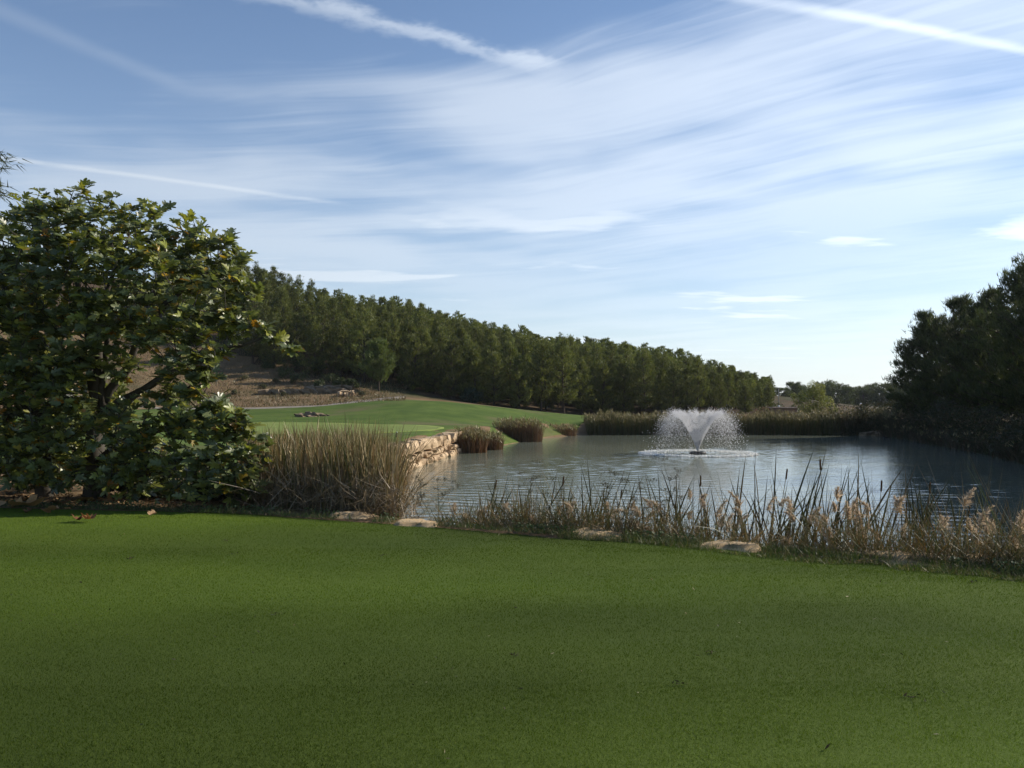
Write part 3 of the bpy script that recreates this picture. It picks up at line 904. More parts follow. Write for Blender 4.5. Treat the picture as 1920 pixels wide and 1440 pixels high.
def forest():
    r = np.random.default_rng(77)
    pts, front = [], []
    fpx = [-500, 250, 420, 480, 600, 700, 790, 850, 960, 1070, 1150, 1300, 1420, 1450]
    fd = [98, 98, 96, 92, 89.5, 88, 86, 86.5, 86, 88, 90, 92, 95, 97]
    bpx = [-500, 480, 640, 820, 1000, 1240, 1420, 1450]
    bd = [120, 118, 128, 150, 158, 164, 172, 172]
    # front edge first
    x = 430
    while x < 1440:
        d = np.interp(x, fpx, fd) + r.uniform(-0.6, 1.6)
        front.append(P(x, 0, d)[:2]); pts.append(front[-1])
        x += r.uniform(34, 52)
    nf = len(pts)
    tries = 0
    while tries < 60000 and len(pts) < 940:
        tries += 1
        px = r.uniform(300, 1445); d = r.uniform(86, 172)
        if d < np.interp(px, fpx, fd) + 1.5 or d > np.interp(px, bpx, bd): continue
        q = P(px, 0, d)[:2]
        D = np.linalg.norm(np.array(pts) - q, axis=1).min()
        if D < 2.15 - (d - 86) * 0.004: continue
        pts.append(q)
    front_sorted = sorted(range(nf), key=lambda i: pts[i][0] / pts[i][1])
    rank = {i: k for k, i in enumerate(front_sorted)}
    z = ground(np.array(pts)[:, 0], np.array(pts)[:, 1])
    # the trees that make the skyline: highest top in each narrow column
    dist = np.hypot(np.array(pts)[:, 0], np.array(pts)[:, 1])
    best = {}
    for i, q in enumerate(pts):
        if i < nf: continue
        px = 960 + q[0] / q[1] * FPX
        b = int(px // 30); e = (z[i] + 4.4 - EYE) / q[1]
        if px > 470 and (b not in best or e > best[b][0]): best[b] = (e, i)
    sky_rank = {best[b][1]: k for k, b in enumerate(sorted(best))}
    # nearest trees are things of their own; the deep mass of the wood is one object
    own = set(range(nf)) | set(sky_rank)
    for i in np.argsort(dist):
        if len(own) >= 296: break
        own.add(int(i))
    la, _ = pine_crown(290, 6.0, 1.7, 42, 5, 3, 0.46, 0.18, PINE_PAL, 0.08, spread=0.12)
    LV, LT = np.concatenate(la.V), np.concatenate(la.T)
    LF = la.F[3]; LF = np.concatenate(LF)
    mass = Acc()
    for i, q in enumerate(pts):
        s = r.uniform(0.82, 1.15) * np.interp(q[1], [86, 98, 118, 160], [1.0, 0.84, 0.70, 0.62])
        k = r.integers(6)
        px = 960 + q[0] / q[1] * FPX
        top = EYE + (HY - np.interp(px, [300, 480, 560, 640, 740, 820, 900, 1000, 1100, 1240, 1300, 1360, 1420, 1460], [440, 488, 528, 546, 560, 578, 598, 626, 638, 650, 672, 690, 716, 736]) + r.uniform(-22, 11)) / FPX * q[1]
        s = min(s, max(0.42, (top - z[i]) / [6.2, 7.0, 5.6, 6.6, 7.4, 5.2][k]))
        if i not in own:
            an = r.uniform(0, 6.28); sc = s * [6.2, 7.0, 5.6, 6.6, 7.4, 5.2][k] / 6.0
            ca, sa = math.cos(an), math.sin(an)
            W = np.column_stack([(LV[:, 0] * ca - LV[:, 1] * sa) * sc, (LV[:, 0] * sa + LV[:, 1] * ca) * sc, LV[:, 2] * sc]) + (q[0], q[1], z[i])
            mass.add(W, [LF], LT * r.uniform(0.72, 1.25))
            mass.add(*tube([(q[0], q[1], z[i] - .2), (q[0], q[1], z[i] + 4 * sc)], [.1, .05], 4, False), (0.07, 0.05, 0.035))
            continue
        if i < nf:
            lab = 'pine in the front row of the hillside wood, %s from the fig tree' % ORD[rank[i]]
            grp = 'front row of the hillside pines'
        elif i in sky_rank:
            lab = 'pine on the skyline of the wooded hill, %s from the fig tree' % ORD[sky_rank[i]]
            grp = 'skyline pines of the wooded hill'
        else:
            lab = 'dark green pine standing within the dense hillside wood behind its front row'
            grp = 'pines within the hillside wood'
        put_pine('pine_tree', PINES[k], (q[0], q[1], z[i] - 0.05), s, r.uniform(0, 6.28), lab, grp)
    tag(link('pine_wood', mass.mesh('pine_wood', M_PINE)), 'deep mass of the pine wood covering the hillside', 'pine wood', kind='stuff')


forest()
# the paler round pine that stands alone before the wood
p = P(711, 727, 83.5)
a, bg_ = pine_crown(250, 5.0, 1.75, 58, 46, 3, 0.32, 0.07, [(0.085, 0.115, 0.034), (0.10, 0.125, 0.04)], 0.28)
root = put_pine('pine_tree', (a.mesh('pine_crown', M_PINE), pine_trunk(350, 5.0, 0.10, bg_, M_BARK)), (p[0], p[1], gz(p[0], p[1]) - 0.05), 1.0, 0.4,
                'lone round lighter green pine standing in front of the hillside wood', None)


# --- big dark pines on the right bank
BIG = []
for i in range(3):
    H = [8.6, 7.6, 9.4][i]
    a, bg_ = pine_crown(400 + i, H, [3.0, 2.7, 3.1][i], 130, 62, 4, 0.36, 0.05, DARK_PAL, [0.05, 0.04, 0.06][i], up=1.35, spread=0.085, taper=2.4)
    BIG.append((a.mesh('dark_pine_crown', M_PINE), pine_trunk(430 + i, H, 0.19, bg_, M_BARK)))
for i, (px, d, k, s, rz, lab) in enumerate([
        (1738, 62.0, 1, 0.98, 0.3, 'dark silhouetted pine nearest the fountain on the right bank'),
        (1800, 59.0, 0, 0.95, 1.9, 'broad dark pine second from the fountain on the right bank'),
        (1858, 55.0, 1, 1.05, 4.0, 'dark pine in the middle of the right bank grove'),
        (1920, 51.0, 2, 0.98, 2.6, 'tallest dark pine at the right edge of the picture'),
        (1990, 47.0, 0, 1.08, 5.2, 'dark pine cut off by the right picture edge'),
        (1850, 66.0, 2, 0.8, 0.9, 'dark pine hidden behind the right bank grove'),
        (2080, 42.0, 1, 1.15, 1.2, 'unseen dark pine added just outside the right picture edge for shade'), (2200, 33.0, 0, 1.1, 2.2, 'second unseen dark pine added outside the right picture edge for shade'),  # from here on: pines out of view, added only to shade the pond
        (2420, 26.0, 2, 1.0, 3.3, 'third unseen dark pine added outside the right picture edge for shade'), (2750, 20.5, 1, 1.15, 0.7, 'fourth unseen dark pine added outside the right picture edge for shade'),
        (2145, 37.5, 2, 0.95, 4.1, 'fifth unseen dark pine added outside the right picture edge for shade'), (2310, 29.5, 1, 1.1, 2.9, 'sixth unseen dark pine added outside the right picture edge for shade'), (2570, 23.2, 0, 1.05, 1.4, 'seventh unseen dark pine added outside the right picture edge for shade')]):
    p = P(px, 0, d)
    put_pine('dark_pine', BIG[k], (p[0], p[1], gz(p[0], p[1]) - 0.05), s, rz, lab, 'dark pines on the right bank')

# --- far umbrella pines on the horizon
UMB = []
for i in range(3):
    a, bg_ = pine_crown(460 + i, 7.5, [4.2, 3.6, 3.0][i], 60, 46, 3, 0.5, 0.14, DARK_PAL, [0.16, 0.12, 0.05][i], top_flat=1.0)
    UMB.append((a.mesh('umbrella_crown', M_PINE), pine_trunk(480 + i, 7.5, 0.22, bg_, M_BARK)))
FAR = [(1432, 735, 170, 2), (1462, 731, 185, 2), (1488, 721, 190, 2), (1506, 727, 205, 1), (1528, 733, 200, 1), (1549, 719, 205, 0), (1572, 724, 200, 0), (1596, 730, 210, 1),
       (1618, 728, 205, 0), (1642, 724, 205, 0), (1668, 722, 195, 1), (1692, 722, 200, 0), (1716, 724, 195, 1)]
for i, (px, py, d, k) in enumerate(FAR):
    p = P(px, py - 6, d)
    g = gz(p[0], p[1])
    s = (p[2] - g) / 7.6
    put_pine('umbrella_pine', UMB[k], (p[0], p[1], g - 0.1), 1.0, i * 1.7, '%s round-topped far pine from the hill along the distant tree line' % ORD[i].capitalize(), 'far pines on the horizon', sz=s)


# ------------------------------------------------------------------ shrubs
def shrub(name, label, loc, blobs, n, L, W, pal, mat, seed, cat='shrub', group=None, wts=None, stems=5, trunk_h=0.4, up=0.3):
    r = np.random.default_rng(seed)
    root = empty(name, loc)
    tag(root, label, cat, group)
    a = Acc(); s = Acc()
    vol = np.array([b[3] * b[3] for b in blobs]); vol = vol / vol.sum()
    for (x, y, z, br), w in zip(blobs, vol):
        m = max(8, int(n * w))
        dv = vnorm(r.normal(size=(m, 3)))
        c = np.array([x, y, z]) + dv * br * r.uniform(0.25, 1.08, (m, 1)) ** 0.5 * np.array([1, 1, 0.9])
        keep = c[:, 2] > 0.02; c = c[keep]; dv = dv[keep]
        nr = vnorm(dv * 0.5 + r.normal(0, 0.6, dv.shape) + np.array([0, 0, up]))
        k = len(c)
        V, F = cards(c, nr, L * r.uniform(0.6, 1.3, k), W * r.uniform(0.6, 1.3, k), r)
        a.add(V, [F], np.repeat(vary(k, r, pal, wts, 0.15), 4, 0))
        s.add(*tube(curve_pts((r.normal(0, .06), r.normal(0, .06), -0.1), (x, y, z), 0.1, 4), np.linspace(0.03, 0.008, 4), 4, False))
    link('crown', a.mesh(name + '_crown', mat), root)
    link('stems', s.mesh(name + '_stems', M_TWIG), root)
    return root


OLIVE = [(0.055, 0.075, 0.024), (0.075, 0.092, 0.030), (0.045, 0.062, 0.022)]
DRYG = [(0.10, 0.10, 0.04), (0.13, 0.105, 0.05), (0.08, 0.075, 0.035)]
hs = [(505, 690, 92, 1.5), (545, 688, 91, 1.3), (585, 690, 90, 1.6), (470, 688, 95, 1.4), (620, 705, 86, 1.0), (595, 715, 83.5, .8), (640, 712, 84, .9), (560, 708, 86, 0.9), (535, 706, 88, 0.9),
      (660, 718, 84.5, .8), (505, 702, 91, 0.7), (760, 728, 87, 1.2), (815, 738, 88, 1.1), (448, 682, 97, 1.2)]
hw = ['wide', 'rounded', 'tall', 'dense', 'small', 'low', 'twiggy', 'dull', 'squat', 'little', 'tiny', 'shady', 'dusky', 'shaggy']
order = sorted(range(len(hs)), key=lambda i: hs[i][0])
for i, (px, py, d, sc) in enumerate(hs):
    r = np.random.default_rng(500 + i)
    p = P(px, py, d)
    g = gz(p[0], p[1])
    bl = [(r.uniform(-0.6, 0.6) * sc, r.uniform(-0.4, 0.4) * sc, r.uniform(0.3, 0.95) * sc, r.uniform(0.3, 0.5) * sc) for k in range(7)]
    shrub('hillside_shrub', '%s olive green shrub at the foot of the wood, %s from the fig tree' % (hw[i].capitalize(), ORD[order.index(i)]), (p[0], p[1], g), bl, 900, 0.17, 0.08, OLIVE, M_SHRUB, 520 + i, group='shrubs at the foot of the wood')
for i, (px, py, d, sc, w_) in enumerate([(455, 712, 86, .6, 'grey-green tuft bush'), (492, 722, 83, .5, 'tawny tuft bush'), (532, 738, 79.5, .4, 'small straw bush'), (440, 735, 80, .45, 'round dry bush'), (678, 742, 79.5, .5, 'dry bush'), (520, 716, 85.5, .55, 'flat tawny bush')]):
    r = np.random.default_rng(540 + i)
    p = P(px, py, d)
    bl = [(r.uniform(-0.6, 0.6) * sc, r.uniform(-0.4, 0.4) * sc, r.uniform(0.2, 0.7) * sc, r.uniform(0.3, 0.5) * sc) for k in range(5)]
    shrub('slope_bush', '%s on the bare slope above the cart path, %s from the fig tree' % (w_.capitalize(), ORD[[1, 2, 4, 0, 5, 3][i]]), (p[0], p[1], gz(p[0], p[1])), bl, 420, 0.15, 0.05, DRYG + OLIVE[:1], M_SHRUB, 545 + i, group='dry bushes on the bare slope')
p = P(885, 755, 85.2)
shrub('dark_shrub', 'dark blue-green leafy shrub at the wood edge above the mound', (p[0], p[1], gz(p[0], p[1])), [(-.6, 0, .6, .6), (0, 0, .9, .7), (.6, 0, .6, .6), (.2, -.3, .4, .5), (-.4, .2, 1.1, .45)], 1500, 0.18, 0.10, [(0.03, 0.052, 0.028), (0.04, 0.062, 0.032)], M_SHRUB, 560)
# yellow-green bush on the far bank
p = P(1524, 785, 74.0)
bl = [(0.0, 0, 2.3, .42), (0.1, 0, 1.9, .55), (-0.5, 0, 1.6, .55), (0.5, 0.1, 1.7, .5), (-1.1, 0, 1.35, .45), (1.0, 0, 1.2, .5), (-0.6, -.2, .9, .6), (0.5, -.2, .9, .6), (1.4, 0, .7, .45), (0.0, .2, .6, .7), (0.62, 0, 2.2, .3), (-1.4, 0, 1.6, .25)]
shrub('willow_bush', 'bright yellow-green willow bush rising behind the far reeds', (p[0], p[1], gz(p[0], p[1])), [(x * 1.15, y, z_ * 1.22 + .1, q * 1.15) for x, y, z_, q in bl], 6200, 0.14, 0.06, [(0.22, 0.235, 0.05), (0.27, 0.27, 0.055), (0.16, 0.19, 0.045)], M_SHRUB, 570, 'bush', up=0.5)
p = P(1436, 775, 80)
shrub('red_shrub', 'reddish brown dry shrub on the far bank beside the flat-roofed shed', (p[0], p[1], gz(p[0], p[1])), [(-.7, 0, .5, .5), (0, 0, .7, .55), (.7, 0, .55, .5)], 1100, 0.12, 0.05, [(0.17, 0.07, 0.05), (0.13, 0.06, 0.045), (0.15, 0.10, 0.05)], M_SHRUB, 575)
for i, (px, d, lab) in enumerate([(1462, 90, 'dull olive shrub on the mound left of the willow bush'), (1484, 92, 'small dull shrub on the mound nearest the willow bush'), (1448, 94, 'dark shrub at the end of the hillside wood')]):
    r = np.random.default_rng(580 + i)
    p = P(px, 0, d)
    bl = [(r.uniform(-1.0, 1.0), r.uniform(-.4, .4), r.uniform(0.2, 0.9), r.uniform(0.35, 0.6)) for k in range(8)]
    shrub('mound_shrub', lab, (p[0], p[1], gz(p[0], p[1])), bl, 1200, 0.17, 0.07, OLIVE + DRYG[2:], M_SHRUB, 585 + i)
rb = [(1588, 66.8, 1.5, 2.0), (1630, 66.4, 1.6, 2.0), (1668, 65.3, 1.6, 1.9), (1702, 61.8, 1.5, 1.7), (1738, 57.5, 1.5, 1.6), (1772, 53.0, 1.5, 1.6), (1806, 49.5, 1.4, 1.5), (1842, 45.5, 1.4, 1.5), (1880, 42.5, 1.4, 1.4), (1918, 39.0, 1.4, 1.4), (1960, 36.5, 1.4, 1.4)]
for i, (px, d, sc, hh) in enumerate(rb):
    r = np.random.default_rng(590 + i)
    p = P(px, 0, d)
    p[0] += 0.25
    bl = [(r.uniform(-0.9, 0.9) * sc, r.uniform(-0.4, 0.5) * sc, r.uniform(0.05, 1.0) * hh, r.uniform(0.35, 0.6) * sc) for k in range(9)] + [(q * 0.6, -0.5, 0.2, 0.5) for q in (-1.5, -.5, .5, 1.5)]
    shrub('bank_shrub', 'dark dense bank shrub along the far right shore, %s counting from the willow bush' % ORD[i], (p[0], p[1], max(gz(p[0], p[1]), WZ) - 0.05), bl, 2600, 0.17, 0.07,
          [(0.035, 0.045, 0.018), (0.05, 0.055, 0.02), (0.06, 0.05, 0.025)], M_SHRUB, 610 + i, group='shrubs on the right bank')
p = P(1640, 812, 64.8)
outcrop('bank_boulders', 'low grey boulders at the waterline of the far right bank', (p[0], p[1], WZ), [(-.55, 0, .1, .8, .7, .4, .2), (.1, 0, .12, .9, .7, .45, 1.), (.75, .05, .05, .8, .6, .3, .4)], M_GREYROCK, 640)

def slope_grass():
    r = np.random.default_rng(690)
    n = 26000
    px = r.uniform(150, 760, n); d = r.uniform(72.8, 97, n)
    x, y = (px - 960) / FPX * d, d
    z = ground(x, y)
    k = (smoothnoise(x, y, 51, 5.0) + 0.5 * smoothnoise(x, y, 52, 1.6) > -0.15) | (r.random(n) < .25)
    x, y, z = x[k], y[k], z[k]; n = len(x)
    dd = r.normal(0, .5, (n, 3)); dd[:, 2] = 1
    V, F = tris(np.column_stack([x, y, z]), vnorm(dd), r.uniform(.08, .30, n), r.uniform(.03, .08, n), r)
    a = Acc(); a.add(V, [F], np.repeat(vary(n, r, [(0.19, 0.135, 0.068), (0.14, 0.105, 0.048), (0.23, 0.165, 0.085), (0.10, 0.10, 0.035)], [3, 3, 2, 4], .15), 3, 0))
    tag(link('dry_grass', a.mesh('dry_grass', M_REED)), 'sparse dry grass over the brown slope above the cart path', 'dry grass', kind='stuff')


slope_grass()

# ------------------------------------------------------------------ far reeds and reed clumps
RUST = [(0.16, 0.082, 0.042), (0.19, 0.105, 0.052), (0.12, 0.070, 0.038), (0.10, 0.080, 0.034)]
FARR = [(0.064, 0.070, 0.020), (0.080, 0.080, 0.024), (0.054, 0.062, 0.018), (0.10, 0.078, 0.028)]


def reed_mass(xy, z0, hts, W, pal, seed, lean=0.10, nseg=3, plumes=0.0, bendk=0.16, outward=None, droop=0.0):
    r = np.random.default_rng(seed)
    n = len(xy)
    base = np.column_stack([xy, z0])
    d = r.normal(0, lean, (n, 3)); d[:, 2] = 1
    if outward is not None: d[:, :2] += outward
    d = vnorm(d)
    bend = r.normal(0, bendk, (n, 3)); bend[:, 2] = -np.abs(bend[:, 2]) * 0.4 - droop
    if outward is not None: bend[:, :2] += outward * 0.8
    V, F, k = blades(base, d, hts, W, bend, nseg, r)
    a = Acc()
    a.add(V, [F], np.repeat(vary(n, r, pal, None, 0.16), k, 0))
    if plumes:
        i = r.random(n) < plumes
        tip = base[i] + d[i] * hts[i, None] + bend[i] * hts[i, None]
        m = 7
        c = np.repeat(tip, m, 0) + r.normal(0, 0.05, (len(tip) * m, 3))
        dd = vnorm(np.repeat(d[i], m, 0) + r.normal(0, 0.5, (len(c), 3)))
        V, F = tris(c, dd, r.uniform(0.12, 0.28, len(c)), r.uniform(0.03, 0.06, len(c)), r)
        a.add(V, [F], np.repeat(vary(len(c), r, [(0.30, 0.24, 0.13), (0.24, 0.21, 0.10), (0.18, 0.17, 0.07)]), 3, 0))
    return a


def far_bed(name, label, poly_line, depth, n, h0, h1, pal, seed, plumes):
    r = np.random.default_rng(seed)
    L = np.asarray(poly_line, float)
    seg = np.linalg.norm(np.diff(L, axis=0), axis=1); cum = np.concatenate([[0], np.cumsum(seg)])
    s = r.uniform(0, cum[-1], n); t = r.uniform(0, 1, n) ** 1.3 * depth
    x = np.interp(s, cum, L[:, 0]); y = np.interp(s, cum, L[:, 1]) + t
    z = np.maximum(ground(x, y), WZ - 0.1)
    h = WZ + r.uniform(h0, h1, n) * (1 + 0.15 * smoothnoise(x, y * 0, seed, 3.2) + 0.20 * smoothnoise(x, y * 0, seed + 5, 1.3)) - z
    a = reed_mass(np.column_stack([x, y]), z, np.maximum(h, 0.5), r.uniform(0.025, 0.05, n), pal, seed + 1, 0.10, 3, plumes)
    tag(link(name, a.mesh(name, M_REED)), label, 'reeds', kind='stuff')


far_bed('far_reeds', 'long hedge of olive and rust reeds along the far bank', [(5.6, 66.3), (12, 67.1), (20, 67.0), (24.5, 66.2)], 3.2, 10500, 1.08, 1.72, FARR, 701, 0.09)
far_bed('far_right_reeds', 'taller dark reeds at the far right corner of the pond', [(24.0, 66.4), (27.4, 66.2), (26.6, 61)], 2.0, 2600, 1.4, 2.05, [(0.05, 0.05, 0.02), (0.07, 0.06, 0.03)], 711, 0.08)

def right_bank_reeds():
    r = np.random.default_rng(740)
    L = np.array([(27.2, 66), (26.3, 59), (24.2, 49), (22.8, 42), (21, 36), (19.4, 29)], float)
    seg = np.linalg.norm(np.diff(L, axis=0), axis=1); cum = np.concatenate([[0], np.cumsum(seg)])
    n = 6500
    s_ = r.uniform(0, cum[-1], n); t = r.uniform(-0.25, 1.0, n)
    x = np.interp(s_, cum, L[:, 0]) + t * 1.6; y = np.interp(s_, cum, L[:, 1]) - t * 0.3
    z = np.maximum(ground(x, y), WZ - 0.05)
    h = r.uniform(0.5, 1.15, n) * (1 + 0.3 * smoothnoise(x, y, 741, 4.0))
    a = reed_mass(np.column_stack([x, y]), z, h, r.uniform(.025, .05, n), [(0.05, 0.05, 0.02), (0.065, 0.05, 0.028), (0.04, 0.045, 0.018), (0.08, 0.055, 0.035)], 742, 0.22, 3, 0.04, 0.3)
    tag(link('right_bank_reeds', a.mesh('right_bank_reeds', M_REED)), 'dark reeds and rough grass along the shaded right bank', 'reeds', kind='stuff')


right_bank_reeds()

for i, (px0, px1, py, top, lab) in enumerate([(846, 914, 850, 803, 'rounded rust-brown reed clump standing in water at the end of the stone wall'),
                                               (908, 944, 844, 812, 'smaller rust reed tuft between the two larger reed clumps'),
                                               (926, 1020, 829, 788, 'widest rust-brown reed clump on the left bank'),
                                               (1022, 1084, 818, 797, 'low faded reed clump at the grass bank near the far reeds')]):
    r = np.random.default_rng(720 + i)
    d = (EYE - WZ) * FPX / (py - HY)
    x0, x1 = (px0 - 960) / FPX * d, (px1 - 960) / FPX * d
    cx, w = (x0 + x1) / 2, (x1 - x0) / 2
    n = [1700, 700, 2300, 900][i]
    ang = r.uniform(0, 6.28, n); rad = np.sqrt(r.uniform(0, 1, n))
    ux, uy = rad * np.cos(ang), rad * np.sin(ang)
    x = cx + ux * w * 0.94; y = d + 0.9 + uy * 0.9
    H = (py - top) / FPX * d
    edge = 1 - 0.30 * rad ** 3 if i < 2 else 1 - 0.16 * rad ** 4
    h = H * r.uniform(0.75, 1.1, n) * edge
    a = reed_mass(np.column_stack([x, y]), np.full(n, WZ - 0.05), h, r.uniform(0.018, 0.036, n), RUST, 730 + i, 0.06, 3, 0.10, 0.12, np.column_stack([ux, uy]) * 0.05)
    root = empty('reed_clump', (0, 0, 0)); tag(root, lab, 'reeds', 'rust reed clumps on the left bank')
    link('blades', a.mesh('reed_clump_blades', M_REED), root)

# ------------------------------------------------------------------ shed, poles, flag, person beyond the water
def boxm(name, sx, sy, sz, mat, bev=0.02):
    bm = bmesh.new()
    bmesh.ops.create_cube(bm, size=1.0)
    bmesh.ops.scale(bm, vec=(sx, sy, sz), verts=bm.verts[:])
    bmesh.ops.bevel(bm, geom=bm.edges[:], offset=bev, segments=1, affect='EDGES')
    me = bpy.data.meshes.new(name); bm.to_mesh(me); bm.free()
    me.materials.append(mat)
    return me


p = P(1468, 772, 79.0); g = gz(p[0], p[1])
root = empty('pump_shed', (p[0], p[1], g)); tag(root, 'low flat-roofed brown shed beyond the far reeds beside the willow bush', 'shed')
top = EYE - (764 - HY) / FPX * 79 - g
o = link('wall', boxm('shed_wall', 2.0, 1.6, top, M_SHEDWALL), root); o.location = (0, 0, top / 2 - 0.1)
o = link('roof', boxm('shed_roof', 2.35, 1.9, 0.10, M_ROOF), root); o.location = (0, 0, top - 0.02)
o = link('door', boxm('shed_door', 0.7, 0.05, max(top - 0.25, 0.3), M_WOOD), root); o.location = (-0.3, -0.815, top / 2 - 0.12)
o = link('pale_bump', lump_mesh('pale_bump', 3, M_PALE, 6, 8, 0.03), root); o.scale = (0.2, 0.2, 0.18); o.location = (-0.42, -0.2, top + 0.1)  # small pale bump on the roof, of unknown kind

p = P(1460, 768, 100); g = gz(p[0], p[1])
root = empty('utility_pole', (p[0], p[1], g)); tag(root, 'thin pale pole rising behind the flat-roofed shed', 'pole')
hh = EYE + (HY - 728) / FPX * 100 - g
a = Acc(); a.add(*tube([(0, 0, -0.2), (0, 0, hh * .5), (0, 0, hh)], [0.045, 0.04, 0.03], 8)); link('shaft', a.mesh('pole_shaft', M_POLE), root)
a = Acc(); a.add(*tube([(0, 0, hh - 0.05), (0, 0, hh + 0.08)], [0.04, 0.03], 6)); link('cap', a.mesh('pole_cap', M_POLE), root)

p = P(397, 790, 50); g = gz(p[0], p[1])
root = empty('golf_flag', (p[0], p[1], g)); tag(root, 'small red flag on a thin pin, seen through the fig leaves', 'flag')
hh = EYE + (HY - 760) / FPX * 50 - g
a = Acc(); a.add(*tube([(0, 0, -0.1), (0, 0, hh)], [0.012, 0.01], 6)); link('pin', a.mesh('flag_pin', M_PALE), root)
V = []
for i in range(7):
    t = i / 6
    for y_ in (0.0, -0.24):
        V.append((0.01 + 0.20 * t, 0.03 * math.sin(t * 6.0), hh - 0.01 + y_ * (1 - 0.25 * t) - 0.05 * t))
F = [(2 * i, 2 * i + 1, 2 * i + 3, 2 * i + 2) for i in range(6)]
me = mesh_np('flag_cloth', V, [np.array(F)], M_RED, True)
o = link('flag', me, root); md = o.modifiers.new('thick', 'SOLIDIFY'); md.thickness = 0.004


def person(loc, rz):
    root = empty('person', loc, rz)
    tag(root, 'person in white cap and dark top standing behind the far reeds', 'person')
    J = [(0, 0, 0.95, .13), (0, 0, 1.15, .13), (0, 0, 1.36, .15), (0, 0, 1.50, .06), (0, .015, 1.58, .075), (0, .02, 1.68, .085),   # pelvis..head
         (.10, 0, .88, .10), (.11, .01, .50, .065), (.11, -.01, .10, .045), (.12, .12, .04, .04),
         (-.10, 0, .88, .10), (-.12, .03, .50, .065), (-.13, .0, .10, .045), (-.14, .13, .04, .04),
         (.19, 0, 1.40, .065), (.25, .03, 1.14, .045), (.22, .2, .98, .035), (.20, .28, .95, .03),
         (-.19, 0, 1.40, .065), (-.25, .03, 1.14, .045), (-.14, .2, .98, .035), (-.08, .27, .95, .03)]
    E = [(0, 1), (1, 2), (2, 3), (3, 4), (4, 5), (0, 6), (6, 7), (7, 8), (8, 9), (0, 10), (10, 11), (11, 12), (12, 13), (2, 14), (14, 15), (15, 16), (16, 17), (2, 18), (18, 19), (19, 20), (20, 21)]
    me = bpy.data.meshes.new('person_body')
    me.from_pydata([j[:3] for j in J], E, [])
    o = link('body', me, root)
    md = o.modifiers.new('skin', 'SKIN')
    for v, j in zip(me.skin_vertices[0].data if me.skin_vertices else [], J): v.radius = (j[3], j[3])
    if not me.skin_vertices:
        bpy.context.view_layer.update()
    md.use_smooth_shade = True
    sb = o.modifiers.new('sub', 'SUBSURF'); sb.levels = 2; sb.render_levels = 2
    me.materials.append(M_DARKCLOTH)
    f = link('face', lump_mesh('face', 1, M_SKIN, 8, 10, 0.02), root); f.scale = (.155, .19, .23); f.location = (0, .03, 1.635)
    c = Acc(); zz = np.linspace(0, 1, 6)
    V = []
    for t in zz:
        for k in range(12):
            an = 2 * math.pi * k / 12
            rr_ = 0.098 * math.sqrt(max(0.0, 1 - t * t * 0.985))
            V.append((rr_ * math.cos(an), rr_ * 1.12 * math.sin(an) + 0.03, 1.675 + 0.105 * t))
    i = np.arange(5)[:, None] * 12; j = np.arange(12)[None]; k = (j + 1) % 12
    F = np.stack([i + j, i + k, i + 12 + k, i + 12 + j], -1).reshape(-1, 4)
    V2 = [(x, 0.12 + 0.10 * math.cos(x / 0.085 * 1.4), 1.678 - 0.01 * abs(x) * 10 + dz) for dz in (0, .008) for x in np.linspace(-.085, .085, 7)] + [(x, 0.08, 1.68 + dz) for dz in (0, .008) for x in np.linspace(-.085, .085, 7)]
    c.add(V, [F])
    q = np.arange(6)
    c.add(V2, [np.stack([q, q + 1, q + 15, q + 14], -1), np.stack([q + 7, q + 8, q + 22, q + 21], -1)])
    link('cap', c.mesh('cap', M_WHITECLOTH, True), root)


p = P(1614, 756, 78.0)
person((p[0], p[1], p[2] - 1.76), 2.9)

# dark water bird near the right bank
p = P(1661, 822.5, 60.0)
root = empty('water_bird', (p[0], p[1], WZ)); tag(root, 'small dark water bird swimming near the right bank boulders', 'bird')
prof = [(-.20, .0, .085, .01), (-.17, .0, .075, .035), (-.10, .0, .05, .075), (0, 0, .045, .09), (.09, 0, .05, .075), (.14, 0, .08, .045), (.155, 0, .13, .032), (.165, 0, .17, .036), (.185, 0, .195, .038), (.215, 0, .19, .018)]
a = Acc(); a.add(*tube([q[:3] for q in prof], [q[3] for q in prof], 10)); link('body', a.mesh('bird_body', M_DUCK, True), root)
a = Acc(); a.add(*tube([(.21, 0, .19), (.245, 0, .183)], [.012, .003], 6)); link('bill', a.mesh('bird_bill', M_BILL, True), root)
root.rotation_euler = (0, 0, 2.8)

